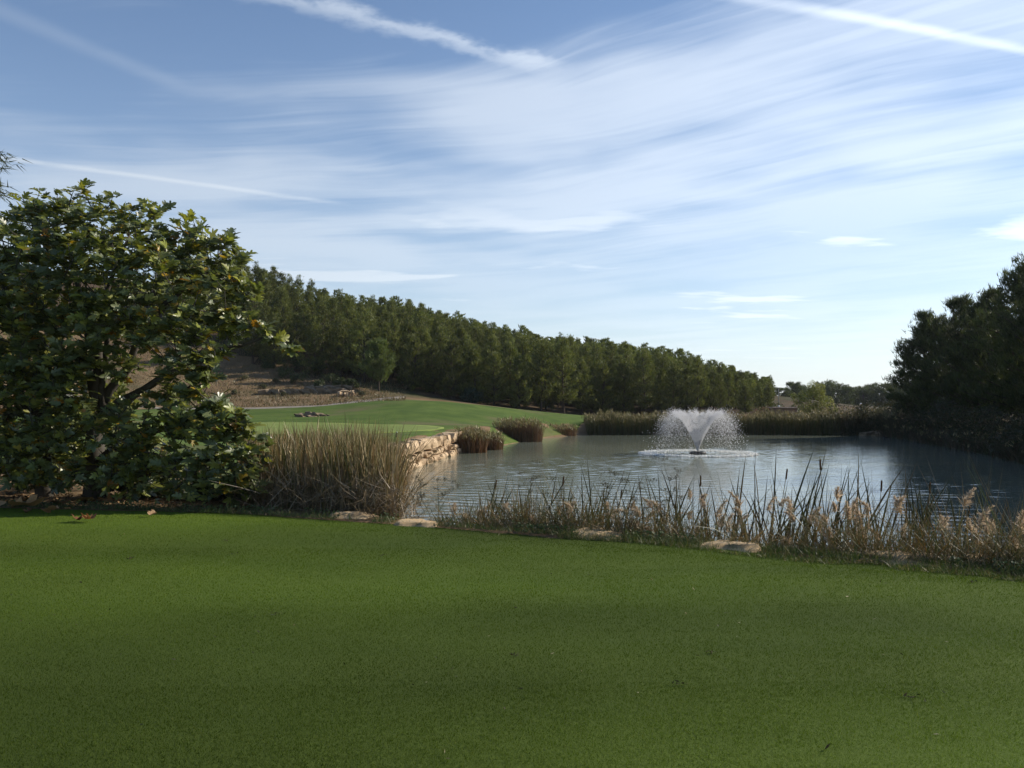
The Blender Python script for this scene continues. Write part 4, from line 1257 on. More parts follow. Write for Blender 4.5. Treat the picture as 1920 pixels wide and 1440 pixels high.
# ------------------------------------------------------------------ fountain
def fountain():
    c = P(1308, 851, 42.8); c[2] = WZ
    root = empty('fountain', c)
    tag(root, 'floating pond fountain throwing a white V-shaped spray of droplets', 'fountain')
    a = Acc()
    ang = np.linspace(0, 2 * math.pi, 25)
    a.add(*tube(np.column_stack([0.34 * np.cos(ang), 0.34 * np.sin(ang), np.full(25, 0.05)]), np.full(25, 0.07), 8, False))
    for k in range(3):
        t = k * 2.094
        a.add(*tube([(0.33 * math.cos(t), 0.33 * math.sin(t), 0.09), (0, 0, 0.09)], [0.025, 0.025], 5))
    link('float_ring', a.mesh('float_ring', M_DARKMETAL, True), root)
    a = Acc(); a.add(*tube([(0, 0, -0.2), (0, 0, 0.08), (0, 0, 0.14)], [0.08, 0.07, 0.05], 10)); link('nozzle', a.mesh('nozzle', M_DARKMETAL, True), root)
    r = np.random.default_rng(900)
    def fly(n, vr0, vr1, kd0, kd1, tsel, vz0=7.0, vz1=7.7, jit=0.0):
        ph = r.uniform(0, 2 * math.pi, n)
        vr = r.uniform(vr0, vr1, n); k = r.uniform(kd0, kd1, n)
        vz = r.uniform(vz0, vz1, n) * (1 + 0.022 * np.sin(9 * ph + 1) + 0.02 * np.sin(23 * ph))
        g = 9.81
        T = 1.55
        t = tsel(n) * T
        e = 1 - np.exp(-k * t)
        x = vr / k * e
        z = 0.12 + (vz + g / k) / k * e - g / k * t
        j = r.normal(0, 1, (n, 3)) * (jit * (0.15 + t))[:, None]
        return np.column_stack([x * np.cos(ph), x * np.sin(ph), z]) + j
    sets = []
    sets.append((fly(26000, 2.6, 2.82, 0.9, 1.1, lambda n: r.uniform(0.0, 0.42, n) ** 1.15, 7.05, 7.45, 0.016), 0.010, 0.017))     # rising sheet
    sets.append((fly(9000, 2.4, 3.2, 0.8, 1.3, lambda n: r.uniform(0.34, 0.66, n), 6.7, 7.6, 0.045), 0.008, 0.016))              # crest
    sets.append((fly(13000, 2.0, 3.5, 0.8, 1.6, lambda n: r.uniform(0.45, 0.97, n), 6.6, 7.7, 0.06), 0.006, 0.013))                   # falling drops
    sets.append((fly(700, 2.6, 3.5, 0.8, 1.2, lambda n: r.uniform(0.5, 1.0, n), 7.0, 7.8, 0.06), 0.018, 0.03))
    a = Acc()
    tet = np.array([(1, 1, 1), (1, -1, -1), (-1, 1, -1), (-1, -1, 1)], float) / math.sqrt(3)
    tf = np.array([(0, 1, 2), (0, 3, 1), (0, 2, 3), (1, 3, 2)])
    for pos, s0, s1 in sets:
        pos = pos[pos[:, 2] > 0.02]
        n = len(pos)
        s = r.uniform(s0, s1, n)
        sg = np.sign(r.uniform(-1, 1, (n, 3)))
        V = pos[:, None] + tet[None] * s[:, None, None] * sg[:, None]
        a.add(V.reshape(-1, 3), [(tf[None] + (np.arange(n) * 4)[:, None, None]).reshape(-1, 3)], (0.97, 0.97, 0.98))
    o = link('spray', a.mesh('spray', M_DROP), root); o['kind'] = 'stuff'
    # landing ring: low churned foam plus splash drops
    a = Acc()
    n = 19000
    ph = r.uniform(0, 6.283, n); rad = r.normal(2.66, 0.07, n) - np.abs(r.normal(0, 0.30, n)) * (r.random(n) < .35)
    V, F = cards(np.column_stack([rad * np.cos(ph), rad * np.sin(ph), np.abs(r.normal(0.0, 0.028, n)) + 0.012]), vnorm(r.normal(0, .5, (n, 3)) + (0, 0, 1)), r.uniform(0.03, 0.09, n), r.uniform(0.02, 0.05, n), r)
    a.add(V, [F])
    n = 600
    ph = r.uniform(0, 6.283, n); rad = 2.6 * np.sqrt(r.uniform(0, 1, n))
    V, F = cards(np.column_stack([rad * np.cos(ph), rad * np.sin(ph), np.full(n, 0.006) + r.uniform(0, .012, n)]), vnorm(r.normal(0, .15, (n, 3)) + (0, 0, 1)), r.uniform(0.03, 0.10, n), r.uniform(0.02, 0.05, n), r)
    a.add(V, [F])
    o = link('splash_ring', a.mesh('splash_ring', M_FOAM, False, False), root); o['kind'] = 'stuff'


fountain()

# ---- FAR DONE
# ------------------------------------------------------------------ tall cattail bed, left of centre
CAT = [(0.27, 0.205, 0.105), (0.18, 0.15, 0.06), (0.12, 0.112, 0.036), (0.39, 0.31, 0.18), (0.095, 0.10, 0.03), (0.22, 0.13, 0.06)]


def cattail_bed():
    r = np.random.default_rng(801)
    n = 7000
    px = r.uniform(455, 748, n)
    t = r.uniform(0, 1, n)
    x = (px - 960) / FPX * 14.2
    yf = lawn_edge_y(x) + 0.75
    y = yf + t * 3.8
    keep = ~((px > 735) & (t > 0.45))
    x, y, px, t = x[keep], y[keep], px[keep], t[keep]
    x = x * (y / 14.2)
    n = len(x)
    z = np.maximum(ground(x, y), WZ - 0.2)
    target = np.interp(960 + x / y * FPX, [455, 520, 600, 690, 740, 790, 830], [815, 808, 800, 797, 815, 880, 930]) + r.normal(6, 11, n)
    zt = EYE - (target - HY) / FPX * y - 0.28 * (1 - t) * r.uniform(0, 1, n)
    short = r.random(n) < 0.45
    zt = np.where(short, z + (zt - z) * r.uniform(0.45, 0.9, n), zt)
    h = np.maximum(zt - z, 0.35) * 1.06
    rightness = np.clip((960 + x / y * FPX - 700) / 90, 0, 1)
    d = r.normal(0, 0.065, (n, 3)); d[:, 2] = 1; d[:, 0] += rightness * r.uniform(0, .12, n)
    d = vnorm(d)
    bend = r.normal(0, 0.10, (n, 3)); bend[:, 2] = -np.abs(bend[:, 2]) * 0.5; bend[:, 0] += rightness * r.uniform(0, .14, n)
    # some broken, hanging blades
    brk = r.random(n) < 0.10
    bend[brk] *= 2.6
    W = r.uniform(0.013, 0.028, n)
    V, F, k = blades(np.column_stack([x, y, z]), d, h, W, bend, 5, r, 0.45)
    tint = vary(n, r, CAT, [3, 3, 2, 2, 2, 2], 0.18)
    rust = rightness[:, None]
    tint = tint * (1 - rust) + rust * vary(n, r, [(0.22, 0.13, 0.055), (0.15, 0.12, 0.045), (0.26, 0.17, 0.08)], None, .15)
    a = Acc(); a.add(V, [F], np.repeat(tint, k, 0))
    # fallen straw and dead blades in the lower half
    m = 2600
    px = r.uniform(470, 800, m); x = (px - 960) / FPX * 13.9; y = lawn_edge_y(x) + r.uniform(0.35, 1.6, m); z = np.maximum(ground(x, y), -.5) + r.uniform(0, 0.55, m) ** 1.3
    d = vnorm(r.normal(0, 1, (m, 3)) * (1, .6, 0.75) + (0, 0, 0.35))
    V, F, k = blades(np.column_stack([x, y, z]), d, r.uniform(0.2, 0.6, m), r.uniform(0.006, 0.014, m), r.normal(0, .25, (m, 3)), 2, r)
    a.add(V, [F], np.repeat(vary(m, r, [(0.24, 0.18, 0.11), (0.17, 0.13, 0.08), (0.30, 0.24, 0.16), (0.10, 0.08, 0.05)]), k, 0))
    tag(link('cattail_bed', a.mesh('cattail_bed', M_REED)), 'tall dense bed of straw and green cattails beside the fig tree', 'cattails', kind='stuff')


cattail_bed()


# ------------------------------------------------------------------ plants along the near shore
def shore(px, back):
    """a spot 'back' metres behind the lawn edge, at photo column px"""
    k = (px - 960) / FPX
    ys = np.linspace(5, 20, 1200)
    y = ys[np.argmin(np.abs(lawn_edge_y(ys * k) - ys))]
    x, y = y * k + 0.39 * back, y + 0.92 * back
    return x, y


def cattail(i, px, back, top, nb, lab, spread=0.22, heads=0):
    r = np.random.default_rng(1000 + i)
    x, y = shore(px, back)
    x = (px - 960) / FPX * y
    z = max(gz(x, y), WZ - 0.15)
    root = empty('cattail', (x, y, z))
    tag(root, lab, 'cattail', 'cattails along the near shore')
    zt = EYE - (top - HY) / FPX * y
    H = (zt - z) * 1.10
    h = H * np.concatenate([[1.03], r.uniform(0.84, 1.0, 3), r.uniform(0.5, 0.9, nb - 4)])
    d = r.normal(0, 1, (nb, 3)) * (spread * r.uniform(0.3, 1.0, (nb, 1))); d[:, 2] = 1
    d[:, 0] += 0.06
    d = vnorm(d)
    bend = r.normal(0, 0.10, (nb, 3)); bend[:, 2] = -np.abs(bend[:, 2]) * .5
    bend[:, 0] += 0.03
    a = Acc()
    V, F, k = blades(r.normal(0, 0.05, (nb, 3)) * (1, 1, 0), d, h, r.uniform(0.027, 0.042, nb), bend, 6, r, 0.42, 0.45, 0.7)
    a.add(V, [F], np.repeat(vary(nb, r, [(0.042, 0.050, 0.018), (0.052, 0.053, 0.019), (0.080, 0.058, 0.026), (0.036, 0.045, 0.018), (0.095, 0.066, 0.03)], None, .15), k, 0))
    link('leaves', a.mesh('cattail_leaves', M_CATTAIL), root)
    for q in range(heads):
        b = np.array([r.normal(0, .06), r.normal(0, .06), 0]); tp = b + np.array([r.normal(0.05, .12), r.normal(0, .08), H * r.uniform(0.8, 0.98)])
        s = Acc(); s.add(*tube(curve_pts(b, tp, 0, 4, 0.03), np.linspace(0.006, 0.004, 4), 5), (0.16, 0.13, 0.06))
        st = link('stalk', s.mesh('cattail_stalk', M_REED, True), root)
        dv = vnorm((tp - b)[None])[0]
        s = Acc(); s.add(*tube([tp - dv * .15, tp - dv * .13, tp - dv * .02, tp], [0.004, 0.011, 0.011, 0.003], 7), (0.11, 0.06, 0.03))
        link('seed_head', s.mesh('cattail_head', M_PLUME, True), st)


CATS = [(882, 1.7, 930, 8), (906, 1.5, 896, 9), (930, 1.8, 925, 7), (975, 1.6, 889, 8), (1003, 1.9, 905, 7), (1050, 1.6, 900, 7), (1078, 1.9, 886, 8), (1096, 1.6, 868, 9), (1122, 1.8, 880, 9), (1150, 1.6, 905, 6),
        (1205, 1.7, 905, 6), (1246, 1.6, 868, 8), (1270, 1.9, 890, 6), (1310, 1.7, 885, 7), (1345, 1.7, 905, 6), (1366, 1.6, 872, 8), (1408, 1.7, 876, 9), (1436, 1.9, 860, 9), (1462, 1.6, 890, 8),
        (1478, 1.8, 862, 8), (1514, 1.6, 880, 10), (1540, 1.8, 868, 9), (1562, 1.6, 874, 9), (1590, 1.8, 905, 8), (1622, 1.6, 885, 9), (1642, 1.8, 893, 9), (1668, 1.6, 893, 11), (1690, 1.9, 905, 10),
        (1712, 1.6, 895, 11), (1735, 1.8, 915, 10), (1762, 1.6, 908, 10), (1790, 1.8, 935, 9), (1822, 1.6, 910, 9), (1850, 1.8, 945, 8)]
for i, (px, bk, top, nb) in enumerate(CATS):
    lab = 'green-brown cattail clump on the near shore, %s from the tall cattail bed' % ORD[i]
    cattail(i, px, bk, top, nb + (6 if px < 1180 else 4), lab, 0.24, 1 if i % 4 == 1 else 0)


def plume_reed(i, px, back, top, lab, nst):
    r = np.random.default_rng(1200 + i)
    x, y = shore(px, back)
    x = (px - 960) / FPX * y
    z = max(gz(x, y), WZ - 0.05)
    root = empty('plume_reed', (x, y, z))
    tag(root, lab, 'reed', 'feathery reeds along the near shore')
    H = EYE - (top - HY) / FPX * y - z
    lf = Acc()
    for k in range(nst):
        st = Acc()
        b = np.append(r.normal(0, 0.10, 2), 0)
        tp = b + np.array([r.normal(0.04, .20), r.normal(0, .15), H * (0.97 if k == 0 else r.uniform(0.45, 0.92))])
        path = curve_pts(b, tp, 0, 6, r.normal(0, 0.03))
        st.add(*tube(path, np.linspace(0.006, 0.003, 6), 5), (0.26, 0.20, 0.10))
        link('stem', st.mesh('reed_stem', M_REED, True), root)
        # leaves up the stem
        m = 16
        tt = r.uniform(0.1, 0.9, m)
        bs = b + (tp - b) * tt[:, None]
        dd = r.normal(0, 1, (m, 3)); dd[:, 2] = r.uniform(.3, 1.1, m); dd = vnorm(dd)
        V, F, kk = blades(bs, dd, r.uniform(0.16, 0.34, m), r.uniform(0.010, 0.018, m), np.column_stack([r.normal(0, .1, (m, 2)), -r.uniform(.2, .7, m)]), 3, r)
        lf.add(V, [F], np.repeat(vary(m, r, [(0.20, 0.16, 0.06), (0.14, 0.135, 0.05), (0.28, 0.19, 0.07), (0.32, 0.17, 0.05), (0.12, 0.12, 0.05)]), kk, 0))
        # feathery plume: drooping one-sided spray
        pl = Acc()
        m = 150
        L = r.uniform(0.11, 0.26)
        tt = r.uniform(0, 1, m)
        dv = vnorm((path[-1] - path[-2])[None])[0]
        lean = np.array([r.choice([-1, 1, 1]) * r.uniform(.1, .7), 0.05, -r.uniform(0, .35)])
        ax = tp + dv * (tt * L)[:, None] + lean * (L * tt ** 2)[:, None]
        sp = vnorm(r.normal(0, 1, (m, 3)) + np.array([lean[0] * 2, 0, 0.9]))
        V, F = tris(ax, sp, L * 0.46 * (1.05 - tt) * r.uniform(0.6, 1.3, m) + 0.025, r.uniform(0.006, 0.013, m), r)
        pl.add(V, [F], np.repeat(vary(m, r, [(0.60, 0.51, 0.38), (0.52, 0.43, 0.31), (0.68, 0.59, 0.46), (0.42, 0.33, 0.23)], None, .1), 3, 0))
        link('plume', pl.mesh('reed_plume', M_PLUME), root)
    link('leaves', lf.mesh('reed_leaves', M_REED), root)


PL = [(858, 958, 3), (878, 962, 3), (918, 970, 2), (960, 955, 2), (1010, 950, 2), (1040, 962, 3), (1075, 955, 2), (1118, 955, 2), (1172, 955, 3), (1196, 950, 3), (1214, 945, 3), (1244, 935, 2), (1262, 955, 3),
      (1304, 942, 3), (1336, 938, 2), (1350, 965, 3), (1376, 938, 2), (1400, 960, 3), (1418, 945, 2), (1448, 955, 3), (1476, 958, 3), (1500, 968, 3), (1538, 950, 2), (1560, 970, 4), (1580, 975, 3), (1606, 935, 4), (1620, 955, 4),
      (1656, 965, 3), (1700, 985, 3), (1772, 945, 2), (1800, 985, 3), (1838, 995, 3), (1868, 992, 4), (1890, 985, 4), (1912, 998, 4)]
for i, (px, top, n) in enumerate(PL):
    if i % 5 == 2: n = 1
    plume_reed(i, px, 0.75 + 0.35 * ((i * 7) % 3) / 2, top, 'pale pinkish plumed reed at the lawn edge, %s from the tall cattail bed' % ORD[i], n)


def fennel(i, px, back, top, lab, spread):
    r = np.random.default_rng(1400 + i)
    x, y = shore(px, back); x = (px - 960) / FPX * y
    z = max(gz(x, y), WZ)
    root = empty('umbel_plant', (x, y, z)); tag(root, lab, 'wild plant', 'umbel plants on the near shore')
    H = EYE - (top - HY) / FPX * y - z
    lf = Acc()
    for s_ in range(2):
        st = Acc()
        b = np.append(r.normal(0, .05, 2), 0); tp = b + np.array([r.normal(0, spread), r.normal(0, .08), H * (0.95 - 0.2 * s_)])
        pt = curve_pts(b, tp, 0, 7, r.normal(0, .05))
        st.add(*tube(pt, np.linspace(.006, .003, 7), 5), (0.07, 0.075, 0.04))
        tips = [tp]
        for k in range(6):
            q = pt[r.integers(3, 7)]
            e = q + np.array([r.normal(0, spread * 1.3), r.normal(0, .1), r.uniform(.08, .28)])
            st.add(*tube(curve_pts(q, e, -0.02, 4), np.linspace(.003, .0015, 4), 4), (0.06, 0.065, 0.035)); tips.append(e)
        link('stem', st.mesh('umbel_stem', M_SHRUB, True), root)
        for e in tips:
            u = Acc()
            for k in range(10):
                f = e + np.append(r.normal(0, .035, 2), r.uniform(.02, .05))
                u.add(*tube(np.array([e, f]), [.0012, .0008], 3, False), (0.06, .06, .035))
                V, F = cards(f + r.normal(0, .007, (5, 3)), vnorm(r.normal(0, .6, (5, 3)) + (0, 0, 1)), np.full(5, .016), np.full(5, .012), r)
                u.add(V, [F], (0.075, 0.07, 0.04))
            link('umbel', u.mesh('umbel', M_SHRUB), root)
        m = 60
        bs = pt[r.integers(0, 5, m)] + r.normal(0, .03, (m, 3)); dd = vnorm(r.normal(0, 1, (m, 3)) + (0, 0, .5))
        V, F, kk = blades(bs, dd, r.uniform(.08, .25, m), np.full(m, .004), r.normal(0, .2, (m, 3)), 2, r)
        lf.add(V, [F], np.repeat(vary(m, r, [(0.07, 0.095, 0.04), (0.09, 0.10, 0.05)]), kk, 0))
    link('leaves', lf.mesh('umbel_leaves', M_SHRUB), root)


fennel(0, 822, 1.0, 915, 'wispy grey-green umbel plant beside the tall cattail bed', 0.10)
fennel(1, 1008, 1.0, 898, 'umbel plant with dark seed heads among the left cattails', 0.12)
fennel(2, 1160, 1.0, 905, 'widely branched umbel plant standing before the water left of the fountain', 0.20)
fennel(3, 1268, 1.0, 893, 'tall thin umbel plant with dark heads below the fountain', 0.08)
fennel(4, 1240, 0.8, 940, 'short umbel plant beside the tall thin one below the fountain', 0.12)


def undergrowth():
    """low tangled dry growth on the bank between lawn and water"""
    r = np.random.default_rng(1500)
    a = Acc()
    n = 14000
    px = r.uniform(800, 2050, n)
    k = (px - 960) / FPX
    ys = np.linspace(5, 20, 1500)
    kk = np.linspace(-0.15, 0.70, 400)
    ye = np.array([ys[np.argmin(np.abs(lawn_edge_y(ys * q) - ys))] for q in kk])
    y0 = np.interp(k, kk, ye)
    bk = r.uniform(0.12, 1.5, n)
    y = y0 + 0.92 * bk; x = y0 * k + 0.39 * bk
    z = np.maximum(ground(x, y), WZ)
    dens = smoothnoise(x, y, 33, 1.6) > -0.25
    hmax = np.where(bk < 0.30, 0.10, np.interp(960 + x / y * FPX, [850, 1150, 1300], [0.36, 0.42, 0.50])) * (1 + 0.5 * smoothnoise(x, y, 34, 1.2))
    keep = dens | (r.random(n) < 0.45)
    x, y, z, hmax, bk = x[keep], y[keep], z[keep], hmax[keep], bk[keep]
    n = len(x)
    d = r.normal(0, 0.55, (n, 3)); d[:, 2] = 1
    V, F, kq = blades(np.column_stack([x, y, z]), vnorm(d), hmax * r.uniform(.5, 1.7, n), r.uniform(.006, .013, n), r.normal(0, .3, (n, 3)), 3, r)
    a.add(V, [F], np.repeat(vary(n, r, [(0.19, 0.15, 0.08), (0.13, 0.115, 0.05), (0.115, 0.12, 0.04), (0.085, 0.105, 0.032), (0.26, 0.21, 0.13), (0.22, 0.13, 0.04), (0.10, 0.11, 0.045)], None, .15), kq, 0))
    # tiny leaves on the tangle
    m = 18000
    i = r.integers(0, n, m)
    c = np.column_stack([x[i], y[i], z[i]]) + np.column_stack([r.normal(0, .06, (m, 2)), r.uniform(0.02, 0.9, m) * hmax[i] * 1.1])
    V, F = cards(c, vnorm(r.normal(0, 1, (m, 3))), r.uniform(.015, .035, m), r.uniform(.006, .014, m), r)
    a.add(V, [F], np.repeat(vary(m, r, [(0.20, 0.155, 0.10), (0.14, 0.125, 0.06), (0.10, 0.115, 0.045), (0.30, 0.23, 0.17)], None, .15), 4, 0))
    tag(link('undergrowth', a.mesh('undergrowth', M_REED)), 'low tangle of dry stems and weeds along the near bank', 'undergrowth', kind='stuff')
    # glossy creeping leaves and longer grass hugging the lawn edge
    a = Acc()
    n = 15000
    px = r.uniform(-300, 2050, n); k = (px - 960) / FPX
    kk = np.linspace(-0.8, 0.70, 700)
    ye = np.array([ys[np.argmin(np.abs(lawn_edge_y(ys * q) - ys))] for q in kk])
    y0 = np.interp(k, kk, ye); bk = np.abs(r.normal(0.02, 0.12, n)) - 0.10
    y = y0 + .92 * bk; x = y0 * k + .39 * bk
    z = np.maximum(ground(x, y), -0.06)
    on_slab = np.zeros(n, bool)
    for q in SLABS: on_slab |= np.abs(px - q[0]) < q[2] * 0.46
    half = (r.random(n) < 0.6) & (~on_slab | (r.random(n) < .12))
    gx, gy, gz_ = x[half], y[half], z[half]
    m = len(gx)
    d = r.normal(0, .5, (m, 3)); d[:, 2] = 1
    V, F, kq = blades(np.column_stack([gx, gy, gz_]), vnorm(d), r.uniform(.03, .10, m), r.uniform(.004, .008, m), r.normal(0, .35, (m, 3)), 2, r)
    a.add(V, [F], np.repeat(vary(m, r, [(0.06, 0.10, 0.025), (0.09, 0.12, 0.04), (0.17, 0.15, 0.07), (0.045, 0.08, 0.02)]), kq, 0))
    ok = (~half) & ((smoothnoise(x, y, 37, 2.2) > -0.1)) & ~on_slab
    c = np.column_stack([x[ok], y[ok] + 0.12, z[ok] + r.uniform(.0, .10, ok.sum())])
    m = len(c)
    V, F = cards(c, vnorm(r.normal(0, .6, (m, 3)) + (0, -0.2, 1)), r.uniform(.02, .05, m), r.uniform(.015, .03, m), r)
    a.add(V, [F], np.repeat(vary(m, r, [(0.06, 0.095, 0.03), (0.09, 0.12, 0.045), (0.05, 0.08, 0.03)]), 4, 0))
    m = 11000
    px = r.uniform(1050, 2050, m); k = (px - 960) / FPX
    y0 = np.interp(k, kk, ye); bk = r.uniform(-0.42, 0.22, m) * np.clip((px - 950) / 500, 0.3, 1)
    x, y = y0 * k + .39 * bk, y0 + .92 * bk
    ok = (smoothnoise(x, y, 38, 0.9) > -0.25); x, y, bk = x[ok], y[ok], bk[ok]; m = len(x)
    z = np.where(bk < 0, lawn_z(x, y), np.maximum(ground(x, y), -.06))
    d = r.normal(0, .6, (m, 3)); d[:, 2] = 1
    V, F, kq = blades(np.column_stack([x, y, z]), vnorm(d), r.uniform(.03, .085, m), r.uniform(.004, .007, m), r.normal(0, .4, (m, 3)), 2, r)
    a.add(V, [F], np.repeat(vary(m, r, [(0.075, 0.115, 0.022), (0.10, 0.125, 0.035), (0.19, 0.165, 0.08), (0.24, 0.20, 0.12)], [4, 3, 1.6, 1]), kq, 0))
    tag(link('edge_weeds', a.mesh('edge_weeds', M_WEED)), 'creeping glossy weeds and uncut grass fringing the lawn edge', 'weeds', kind='stuff')


undergrowth()

# ------------------------------------------------------------------ fig tree
def fig_leaf_mesh(name, seed, tint):
    half = [(0.0, -0.02), (0.10, -0.07), (0.24, -0.01), (0.36, 0.10), (0.44, 0.26), (0.33, 0.27), (0.21, 0.28), (0.33, 0.42), (0.47, 0.60), (0.44, 0.70), (0.31, 0.66), (0.17, 0.54), (0.20, 0.72), (0.15, 0.90), (0.0, 1.04)]
    r = np.random.default_rng(seed)
    pts = [np.array(p) for p in half] + [np.array((-p[0], p[1])) for p in half[-2:0:-1]]
    pts = np.array(pts) * (1 + r.normal(0, 0.05, (len(pts), 2)))
    cen = np.array([(0, 0.34)])
    xy = np.vstack([cen, pts])
    fold, droop, curl = r.uniform(0.15, 0.5), r.uniform(0.15, 0.55), r.normal(0, 0.12)
    z = fold * np.abs(xy[:, 0]) * (1 - 0.6 * np.abs(xy[:, 0])) - droop * (xy[:, 1] ** 2) * 0.6 + curl * xy[:, 0] * xy[:, 1]
    V = np.column_stack([xy, z])
    n = len(pts)
    i = np.arange(n)
    F = np.stack([np.zeros(n, int), 1 + i, 1 + (i + 1) % n], -1)
    return V, F


def fig_tree():
    r = np.random.default_rng(1700)
    base = np.array([(180 - 960) / FPX * 15.3, 15.3, -0.1])
    root = empty('fig_tree', base)
    tag(root, 'large rounded fig tree with lobed dark green and yellowing leaves', 'tree')
    blobs = [(40, 440, 15.6, .75), (110, 425, 15.4, .75), (185, 420, 15.4, .72), (265, 432, 15.2, .62), (330, 450, 15.0, .58), (395, 480, 14.9, .60), (425, 500, 14.8, .42),
             (60, 540, 14.9, 1.1), (190, 540, 14.5, 1.0), (300, 545, 14.3, .9), (400, 560, 14.3, .68), (440, 590, 14.4, .45), (470, 560, 14.7, .20), (478, 610, 14.4, .28), (515, 632, 14.4, .18), (545, 652, 14.4, .09),
             (100, 650, 14.5, .9), (20, 660, 14.6, 1.0), (310, 640, 14.0, .55), (380, 650, 14.0, .45), (210, 620, 14.3, .6), (345, 705, 13.9, .42), (395, 740, 13.8, .30), (385, 690, 14.0, .3),
             (40, 780, 14.4, 1.0), (130, 790, 14.4, .6), (350, 775, 13.8, .40), (420, 785, 13.7, .30), (250, 800, 14.0, .5), (300, 830, 13.8, .55), (400, 830, 13.7, .50), (455, 815, 13.8, .28), (455, 870, 13.7, .35),
             (180, 850, 14.0, .7), (80, 860, 14.4, .6), (130, 720, 14.3, .55), (60, 720, 14.2, .7), (200, 790, 13.9, .45), (10, 860, 14.3, .7), (120, 890, 14.1, .45), (230, 690, 14.6, .35), (240, 860, 13.8, .5), (340, 890, 13.7, .5), (430, 905, 13.6, .38), (400, 765, 13.9, .34), (448, 792, 13.8, .28), (470, 845, 13.7, .30), (455, 890, 13.65, .32), (420, 865, 13.7, .36), (362, 722, 14.0, .34), (335, 800, 13.9, .4), (300, 745, 14.6, .35), (330, 735, 14.4, .3), (250, 900, 13.9, .45), (390, 925, 13.55, .28), (310, 930, 13.65, .22), (470, 915, 13.6, .20),
             (60, 830, 15.6, .9), (200, 770, 15.7, .6), (-10, 730, 15.5, .9), (280, 860, 15.0, .6), (-120, 580, 15.2, 1.3), (-150, 650, 14.8, 1.3), (-140, 800, 14.6, 1.1), (120, 520, 16.6, 1.5), (300, 560, 16.3, 1.1), (-40, 600, 16.8, 1.6), (150, 760, 16.2, .8)]
    C = np.array([P(*b[:3]) for b in blobs]); RB = np.array([b[3] for b in blobs])
    # trunk and limbs
    tk = Acc()
    fork = base + np.array([0.05, 0, 1.45])
    tk.add(*tube([base + (0, 0, -.2), base + (0.02, 0, .4), base + (-.02, 0, 0.9), fork], [.24, .19, .17, .16], 9))
    b2 = base + np.array([-0.9, 0.1, 0])
    f2 = b2 + np.array([-.1, 0, 1.2])
    tk.add(*tube([b2 + (0, 0, -.2), b2 + (-.05, 0, .6), f2], [.17, .14, .12], 8))
    link_t = tk.mesh('fig_trunk', M_FIGBARK, True)
    o = link('trunk', link_t, root); o.location = -base
    limb_pts = []
    for tgt, src, sag in [((110, 440, 15.3), fork, .3), ((240, 440, 15.1), fork, .2), ((390, 510, 14.8), fork, .35), ((500, 630, 14.4), fork, .2), ((330, 700, 14.0), fork, .15), ((60, 560, 14.9), f2, .2), ((-120, 560, 15), f2, .3),
                          ((160, 600, 16.4), fork, .2), ((420, 810, 13.8), base + np.array([0.1, -.1, .7]), .35), ((330, 880, 13.75), base + np.array([0.1, -.2, .3]), .35), ((50, 780, 14.4), f2 - np.array([0, 0, .5]), .3), ((440, 900, 13.65), base + np.array([.2, -.2, .2]), .25),
                          ((200, 560, 14.6), fork, .1), ((-30, 450, 15.5), f2, .2)]:
        pt = curve_pts(src, P(*tgt), sag, 9, r.normal(0, .12))
        pt[1:-1] += r.normal(0, .03, (7, 3))
        limb_pts.append(pt)
        a = Acc(); a.add(*tube(pt, np.linspace(.085, .018, 9), 7))
        o = link('limb', a.mesh('fig_limb', M_FIGBARK, True), root); o.location = -base
    LP = np.vstack(limb_pts)
    # shoots
    w = RB ** 2; w = w / w.sum()
    S, D = [], []
    for c, rb, ww in zip(C, RB, w):
        n = max(3, int(2150 * ww))
        dv = vnorm(r.normal(size=(n, 3)) + np.array([0.1, -0.25, 0.1]))
        p = c + dv * rb * r.uniform(0.55, 1.0, (n, 1))
        S.append(p); D.append(vnorm(dv + np.array([0, 0, .55])))
    S = np.vstack(S); D = np.vstack(D)
    kp = (S[:, 2] > 0.12) & (S[:, 1] > lawn_edge_y(S[:, 0]) + 0.05)
    S, D = S[kp], D[kp]
    tw = Acc()
    near = np.array([np.linalg.norm(LP - s_, axis=1).min() for s_ in S])
    nodes = np.vstack([LP, np.zeros((len(S), 3))]); nn = len(LP)
    for j in np.argsort(near):
        s_ = S[j]
        k = np.argmin(np.linalg.norm(nodes[:nn] - (s_ - D[j] * 0.25), axis=1))
        tw.add(*tube(curve_pts(nodes[k], s_, -0.03, 4, r.normal(0, .03)), np.linspace(.010, .005, 4), 4, False))
        nodes[nn] = s_; nn += 1
    o = link('twigs', tw.mesh('fig_twigs', M_FIGBARK, False), root); o.location = -base
    # leaves
    variants = [fig_leaf_mesh('fig_leaf', 1800 + i, None) for i in range(8)]
    n = len(S); per = 9
    idx = np.repeat(np.arange(n), per)
    m = len(idx)
    ph = r.uniform(0, 2 * math.pi, m)
    out = np.stack([np.cos(ph), np.sin(ph), r.uniform(-0.35, 0.5, m)], -1)
    fwd = vnorm(out * 0.9 + D[idx] * 0.55)                       # leaf length direction
    upv = vnorm(np.array([0.40, -0.32, 0.75]) + D[idx] * 0.65 + r.normal(0, 0.36, (m, 3)))
    upv = vnorm(upv - fwd * (upv * fwd).sum(1, keepdims=True))
    side = np.cross(fwd, upv)
    size = r.uniform(0.085, 0.195, m)
    pos = S[idx] - D[idx] * (r.uniform(0, 0.22, m))[:, None] + fwd * (size * 0.35)[:, None] + r.normal(0, .02, (m, 3))
    kp = pos[:, 2] > 0.04
    pos, fwd, upv, side, size, idx = pos[kp], fwd[kp], upv[kp], side[kp], size[kp], idx[kp]
    m = len(pos)
    kind = r.choice(3, m, p=[.66, .295, .045])
